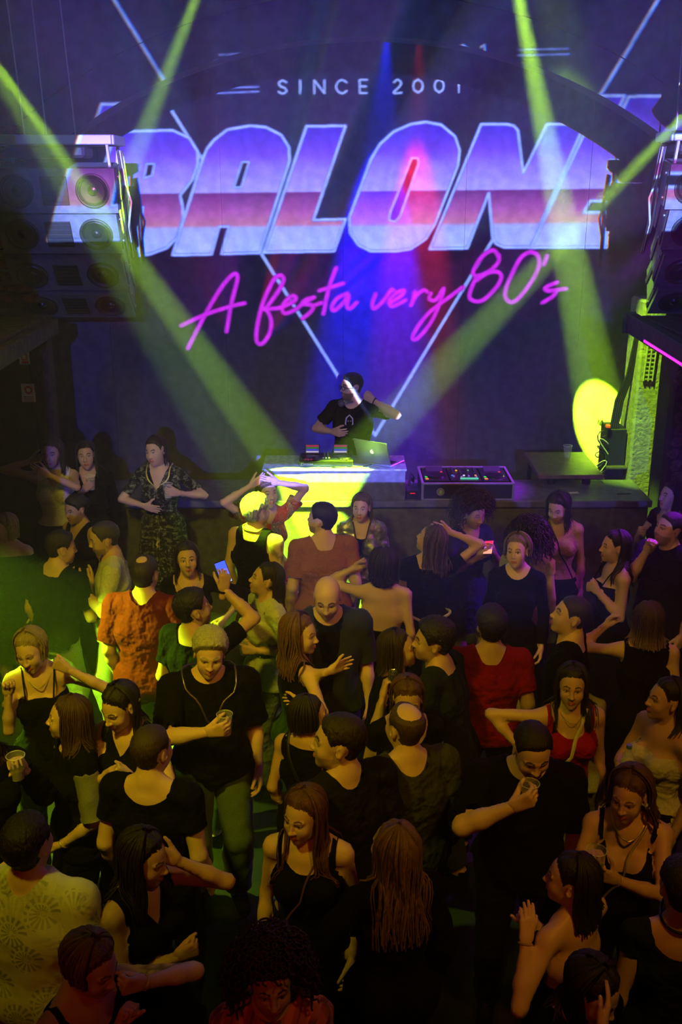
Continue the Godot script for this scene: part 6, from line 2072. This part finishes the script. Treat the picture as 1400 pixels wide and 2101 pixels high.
		{"n": "woman with long black hair and bare shoulder turned left, hands clasped at chest", "u": 1262, "v": 1122, "hh": 1.56, "yaw": -82, "head": [-88, -3, 0], "skin": 0, "hair": long_hair(INKY, 0.3, {"face": 1.5}), "wear": [frock(BLK, "strapless", 0.0, 0.5)],
			"L": {"p": [1210, 1200, 0.1], "e": Vector3(0.3, -1, -0.3), "h": "fist"}, "R": {"p": [1206, 1206, -0.04], "e": Vector3(-0.3, -1, 0), "h": "fist"}, "x": [["straps", BLK]]},
		{"n": "bearded man in a violet shirt at the right edge", "u": 1374, "v": 1086, "m": true, "hh": 1.66, "yaw": -55, "head": [-72, -13, 0], "skin": 0, "w": 1.1, "hair": crop(BRUNETTE, 0.008), "beard": 0.5, "wear": [tee(Color(0.13, 0.09, 0.2), 0.8, "collar"), jeans, shoes],
			"R": {"p": [1338, 1114, 0.15], "e": Vector3(-0.5, -1, 0), "h": "fist"}},
		{"n": "black-haired woman standing by the stage at the far right edge", "u": 1378, "v": 1018, "hh": 1.58, "yaw": -60, "head": [-74, -7, 0], "skin": 0, "hair": long_hair(INKY, 0.22), "wear": [snug(BLK, "scoop", 0.3), dark, shoes],
			"R": {"p": [1312, 1090, 0.1], "e": Vector3(-0.5, -1, 0), "h": "fist"}},
		{"n": "dark-haired man in a red T-shirt seen from behind", "u": 1008, "v": 1285, "m": true, "hh": 1.58, "yaw": 178, "head": [180, -8, 0], "skin": 2, "w": 1.12, "hair": crop(INKY, 0.024), "wear": [tee(Color(0.50, 0.03, 0.03), 0.65, "crew", {"hem": 0.88}), dark, shoes]},
		{"n": "man in black with close-cropped hair, profile to the left", "u": 1172, "v": 1264, "m": true, "hh": 1.64, "yaw": -112, "head": [-94, -16, 0], "skin": 0, "hair": crop(Color(0.05, 0.035, 0.025), 0.006), "wear": [tee(BLK, 1.8), dark, shoes]},
		{"n": "woman seen from behind with straight hair fading to fair tips, black vest", "u": 1330, "v": 1272, "hh": 1.56, "yaw": 172, "head": [178, -8, 0], "skin": 0, "hair": long_hair(Color(0.10, 0.05, 0.04), 0.16, {"tips": Color(0.42, 0.28, 0.2), "flip": 0.5}), "wear": [snug(BLK, "tank"), dark, shoes],
			"L": {"p": [1266, 1262, -0.18], "e": Vector3(1, -1, -0.2), "h": "fist"}},
		# middle row
		{"n": "woman in a bright red top with a pale strap and jacket tied round", "u": 1174, "v": 1408, "hh": 1.52, "yaw": 2, "head": [-12, -4, 0], "skin": 1, "hair": long_hair(INKY, 0.3), "wear": [snug(Color(0.62, 0.04, 0.03), "tank", 0.0, {"deep": 0.12}), slacks(Color(0.40, 0.42, 0.28)), shoes],
			"R": {"p": [1085, 1560, 0.05], "e": Vector3(-1, 0.1, -0.4)}, "x": [["strap", 1, 0.012, Color(0.72, 0.68, 0.48)], ["tied_jacket", Color(0.52, 0.55, 0.33)], ["necklace", 0.06, 0.0025, Color(0.8, 0.7, 0.5)]]},
		{"n": "dark-haired woman in profile in a white strapless top at the right edge", "u": 1368, "v": 1436, "hh": 1.54, "yaw": -66, "head": [-84, -8, 0], "skin": 1, "hair": long_hair(INKY, 0.2, {"face": 1.4}), "wear": [snug(Color(0.80, 0.78, 0.70), "strapless"), dark, shoes],
			"R": {"p": [1268, 1580, 0.1], "e": Vector3(-0.5, -1, 0), "h": "grip"}, "x": [["bottle", 1, "small water bottle with a blue cap beside the woman in red"]]},
		{"n": "man in a black T-shirt drinking from a glass, head bowed", "u": 1092, "v": 1540, "m": true, "hh": 1.64, "yaw": -6, "head": [6, 24, 0], "skin": 0, "w": 1.18, "belly": 0.5, "lean": [6, 0, 0], "hair": crop(INKY, 0.012, {"recede": 0.018}), "wear": [tee(BLK, 0.9, "crew", {"loose": 0.02}), dark, shoes],
			"R": {"p": [1084, 1645, 0.24], "e": Vector3(-1, -0.75, 0.2), "h": "grip", "th": Vector3(0, 1, 0.2)}, "x": [["glass", 1, 0.35, Color(0.6, 0.45, 0.15), "small glass at the lips of the man in black"]]},
		{"n": "wavy-haired woman in a low black top with chain strap holding a cup", "u": 1292, "v": 1632, "hh": 1.52, "yaw": -16, "head": [-36, 6, 0], "skin": 1, "bust": 1.2, "hair": long_hair(CHESTNUT, 0.15, {"vol": 0.014, "wave": 0.02, "flip": 1.0, "face": 1.6}), "wear": [snug(BLK, "tank", 0.0, {"deep": 0.17}), dark, shoes],
			"R": {"p": [1218, 1752, 0.24], "e": Vector3(-0.3, -1, 0.1), "h": "grip"}, "L": {"p": [1236, 1798, 0.28], "e": Vector3(1, -0.8, 0), "h": "open"}, "x": [["cup", 1, 0.6, Color(0.55, 0.6, 0.22), "cup with pale green drink held by the wavy-haired woman"], ["necklace", 0.07, 0.005, Color(0.8, 0.72, 0.4)], ["strap", 1, 0.006, Color(0.75, 0.68, 0.35), 0.8], ["earring"], ["ring", 0, 0.003, Color(0.8, 0.7, 0.3)]]},
		{"n": "brown-haired woman half hidden behind the man in olive", "u": 836, "v": 1436, "hh": 1.56, "yaw": 10, "head": [0, 10, 0], "skin": 1, "hair": long_hair(CHESTNUT, 0.12, {"face": 1.6}), "wear": [snug(BLK, "scoop", 0.3), dark, shoes]},
		{"n": "balding man in an olive jumper seen from behind", "u": 831, "v": 1492, "m": true, "hh": 1.62, "yaw": -160, "head": [-148, -4, 0], "skin": 0, "w": 1.2, "belly": 0.4, "hair": crop(Color(0.10, 0.055, 0.03), 0.008, {"recede": 0.03, "bald": 0.062}), "wear": [tee(Color(0.25, 0.25, 0.16), 1.9, "crew", {"loose": 0.018, "hem": 0.80}), dark, shoes]},
		{"n": "man in a charcoal polo shirt, stubbled profile to the left", "u": 694, "v": 1524, "m": true, "hh": 1.72, "yaw": -148, "head": [-92, -6, 0], "skin": 0, "w": 1.12, "hair": crop(Color(0.035, 0.022, 0.016), 0.012), "beard": 0.3, "wear": [tee(Color(0.12, 0.115, 0.115), 0.7, "collar"), dark, shoes]},
		{"n": "dark-haired woman in a black vest with bare shoulder in the middle of the crowd", "u": 636, "v": 1470, "hh": 1.48, "yaw": 150, "head": [108, -4, 0], "skin": 1, "hair": long_hair(INKY, 0.08), "wear": [snug(BLK, "tank"), dark, shoes], "x": [["strap", 1, 0.012, BLK]]},
		{"n": "silver-haired man in a black T-shirt and chain holding a plastic cup of beer", "u": 430, "v": 1342, "m": true, "hh": 1.63, "yaw": 12, "head": [10, 8, 6], "skin": 0, "w": 1.2, "belly": 0.6, "hair": crop(SILVER, 0.024, {"crown": 0.5}), "wear": [tee(BLK, 0.95, "crew", {"loose": 0.024, "hem": 0.9}), slacks("green_denim", {"loose": 0.02}), shoes],
			"R": {"p": [452, 1500, 0.34], "e": Vector3(-1, -0.7, 0), "h": "grip"}, "x": [["cup", 1, 0.55, Color(0.55, 0.42, 0.08), "plastic cup of beer held by the silver-haired man"], ["necklace", 0.24, 0.006, Color(0.45, 0.4, 0.35), 0.038]]},
		{"n": "blonde woman in a black camisole with closed eyes, hands at her hair", "u": 64, "v": 1335, "hh": 1.56, "yaw": 14, "head": [-8, 12, -10], "skin": 0, "shut": true, "hair": long_hair(BLOND, 0.1, {"c2": Color(0.72, 0.58, 0.32), "face": 1.75, "vol": 0.006}), "wear": [snug(BLK, "strapless", 0.0), dark, shoes],
			"L": {"p": [116, 1362, 0.1], "e": Vector3(1, -0.5, 0.3), "h": "fist"}, "R": {"p": [16, 1402, 0.2], "e": Vector3(-0.1, -1, 0.3), "h": "fist"}, "x": [["straps", BLK], ["necklace", 0.09, 0.0025, Color(0.8, 0.75, 0.4)]]},
		{"n": "chestnut-haired woman in profile with glittering short sleeves", "u": 140, "v": 1474, "hh": 1.53, "yaw": -58, "head": [-84, -6, 0], "skin": 0, "w": 1.12, "hair": long_hair(Color(0.10, 0.042, 0.02), 0.2), "wear": [tee(BLK, 0.1, "crew"), tee("glitter", 0.95, "crew", {"arms": true, "loose": 0.015, "name": "sleeve"}), dark, shoes],
			"L": {"p": [112, 1745, 0.16], "e": Vector3(1, -0.3, -0.5)}, "x": [["ring", 0, 0.006, Color(0.75, 0.7, 0.45), "watch"]]},
		{"n": "woman with a centre parting looking down at her clasped hands", "u": 246, "v": 1450, "hh": 1.58, "yaw": -18, "head": [-34, 18, 0], "skin": 0, "hair": long_hair(INKY, 0.2, {"face": 1.5}), "wear": [snug(BLK, "v", 0.0, {"deep": 0.15}), dark, shoes],
			"L": {"p": [240, 1588, 0.26], "e": Vector3(0.8, -1, 0), "h": "fist"}, "R": {"p": [230, 1592, 0.27], "e": Vector3(-0.8, -1, 0), "h": "fist"}, "x": [["hairclip"]]},
		{"n": "man with short brown hair and a broad neck seen from behind in black", "u": 312, "v": 1540, "m": true, "hh": 1.60, "yaw": 168, "head": [152, -2, 0], "skin": 0, "hair": crop(Color(0.07, 0.04, 0.025), 0.008), "wear": [tee(BLK, 0.5, "scoop", {"back": 0.06}), dark, shoes]},
		# front rows
		{"n": "man in a pale shell-print shirt seen from behind at the lower left", "u": 58, "v": 1732, "m": true, "hh": 1.64, "yaw": 166, "head": [168, -10, 0], "skin": 0, "w": 1.18, "hair": crop(INKY, 0.016), "wear": [tee("leaf_print", 0.9, "collar", {"loose": 0.02}), jeans, shoes],
			"L": {"p": [14, 1786, -0.2], "e": Vector3(1, -0.8, 0), "h": "fist"}},
		{"n": "black-haired woman in a dark dress bent forward, hand to her ear", "u": 296, "v": 1760, "hh": 1.54, "yaw": 58, "head": [72, 10, 0], "skin": 1, "hair": long_hair(INKY, 0.3), "wear": [frock(BLK, "v", 0.0, 0.5, {"deep": 0.18})],
			"R": {"p": [400, 1950, 0.14], "e": Vector3(-0.4, -1, -0.4), "h": "fist"}, "L": {"p": [334, 1752, 0.0], "e": Vector3(0.8, -1, 0.3), "h": "flat"}},
		{"n": "woman with pinned fair hair and a tattooed arm at the bottom left", "u": 186, "v": 1980, "hh": 1.54, "yaw": 52, "head": [66, 16, 0], "skin": 0, "hair": long_hair(Color(0.20, 0.11, 0.05), 0.06, {"c2": BLOND, "mix": 0.6}), "ink": [2, 0.3, 0.9], "wear": [snug(Color(0.16, 0.15, 0.08), "scoop", 0.0), dark, shoes],
			"R": {"p": [262, 2070, 0.1], "e": Vector3(-0.6, -1, -0.2), "h": "fist"}, "L": {"p": [262, 2025, 0.05], "e": Vector3(1, -0.3, 0.4), "h": "fist"}, "x": [["ring", 0, 0.003, Color(0.8, 0.75, 0.5)]]},
		{"n": "curly-haired woman in a pink striped shirt at the bottom of the picture", "u": 556, "v": 2012, "hh": 1.52, "yaw": 8, "head": [10, 2, 0], "skin": 1, "hair": {"s": "curly", "c": Color(0.045, 0.022, 0.014), "c2": Color(0.16, 0.06, 0.03), "len": 0.095, "th": 0.035, "sag": 0.3}, "wear": [tee("pink_stripe", 1.8, "collar", {"loose": 0.018}), dark, shoes]},
		{"n": "woman with very long auburn hair in a black vest looking down to the left", "u": 624, "v": 1672, "hh": 1.54, "yaw": -10, "head": [-34, 4, 0], "skin": 0, "hair": long_hair(Color(0.17, 0.065, 0.03), 0.36, {"c2": Color(0.3, 0.13, 0.05), "face": 1.85}), "wear": [snug(BLK, "tank"), dark, shoes], "x": [["strap", 1, 0.005, Color(0.35, 0.22, 0.12)], ["earring"]],},
		{"n": "woman with waist-long fair-streaked hair seen from behind in a black jacket", "u": 808, "v": 1742, "hh": 1.56, "yaw": 196, "head": [-142, -8, 0], "skin": 0, "hair": long_hair(Color(0.20, 0.11, 0.055), 0.40, {"c2": Color(0.42, 0.25, 0.11), "mix": 0.9}), "wear": [tee(BLK, 1.85), dark, shoes],
			"L": {"p": [722, 1905, -0.02], "e": Vector3(0.9, -1, -0.3), "h": "fist"}},
		{"n": "dark-haired woman with a bare back, hands raised to her mouth, turned left", "u": 1172, "v": 1806, "hh": 1.50, "yaw": -140, "head": [-112, -4, 0], "skin": 0, "hair": long_hair(INKY, 0.2, {"face": 1.4}), "wear": [snug(BLK, "halter"), dark, shoes],
			"L": {"p": [1084, 1890, 0.08], "e": Vector3(0.6, -1, -0.4), "h": "flat"}, "R": {"p": [1078, 1880, -0.02], "e": Vector3(-0.3, -1, 0.1), "h": "fist"}, "x": [["ring", 0, 0.005, Color(0.8, 0.7, 0.4)]]},
		{"n": "dark-haired woman at the bottom right covering her face with one hand", "u": 1216, "v": 2030, "hh": 1.50, "yaw": 30, "head": [42, 22, 0], "skin": 0, "hair": long_hair(Color(0.03, 0.02, 0.012), 0.22, {"face": 1.7}), "wear": [tee(BLK, 1.8), dark, shoes],
			"R": {"p": [1250, 2068, 0.12], "e": Vector3(-0.8, -1, 0.2), "h": "flat"}},
		{"n": "woman in a dark green top with hair up, back to us at the right edge", "u": 1398, "v": 1822, "hh": 1.56, "yaw": 176, "head": [178, -4, 0], "skin": 1, "hair": crop(INKY, 0.016), "wear": [tee(Color(0.10, 0.13, 0.06), 0.25, "scoop", {"back": 0.09, "loose": 0.008}), dark, shoes], "x": [["bun", 0.05, INKY], ["necklace", -0.02, 0.006, Color(0.06, 0.05, 0.04)]]},
		{"n": "woman with reddish hair at the left edge holding out a cup", "u": -44, "v": 1508, "hh": 1.54, "yaw": 36, "head": [20, -2, 0], "skin": 0, "hair": long_hair(Color(0.12, 0.035, 0.02), 0.2), "wear": [tee(BLK, 1.85), dark, shoes],
			"L": {"p": [34, 1560, 0.2], "e": Vector3(0.5, -1, 0.1), "h": "grip"}, "x": [["cup", 0, 0.4, Color(0.45, 0.4, 0.2), "cup held out beside the blonde woman in black camisole"]]},
	]
	return all
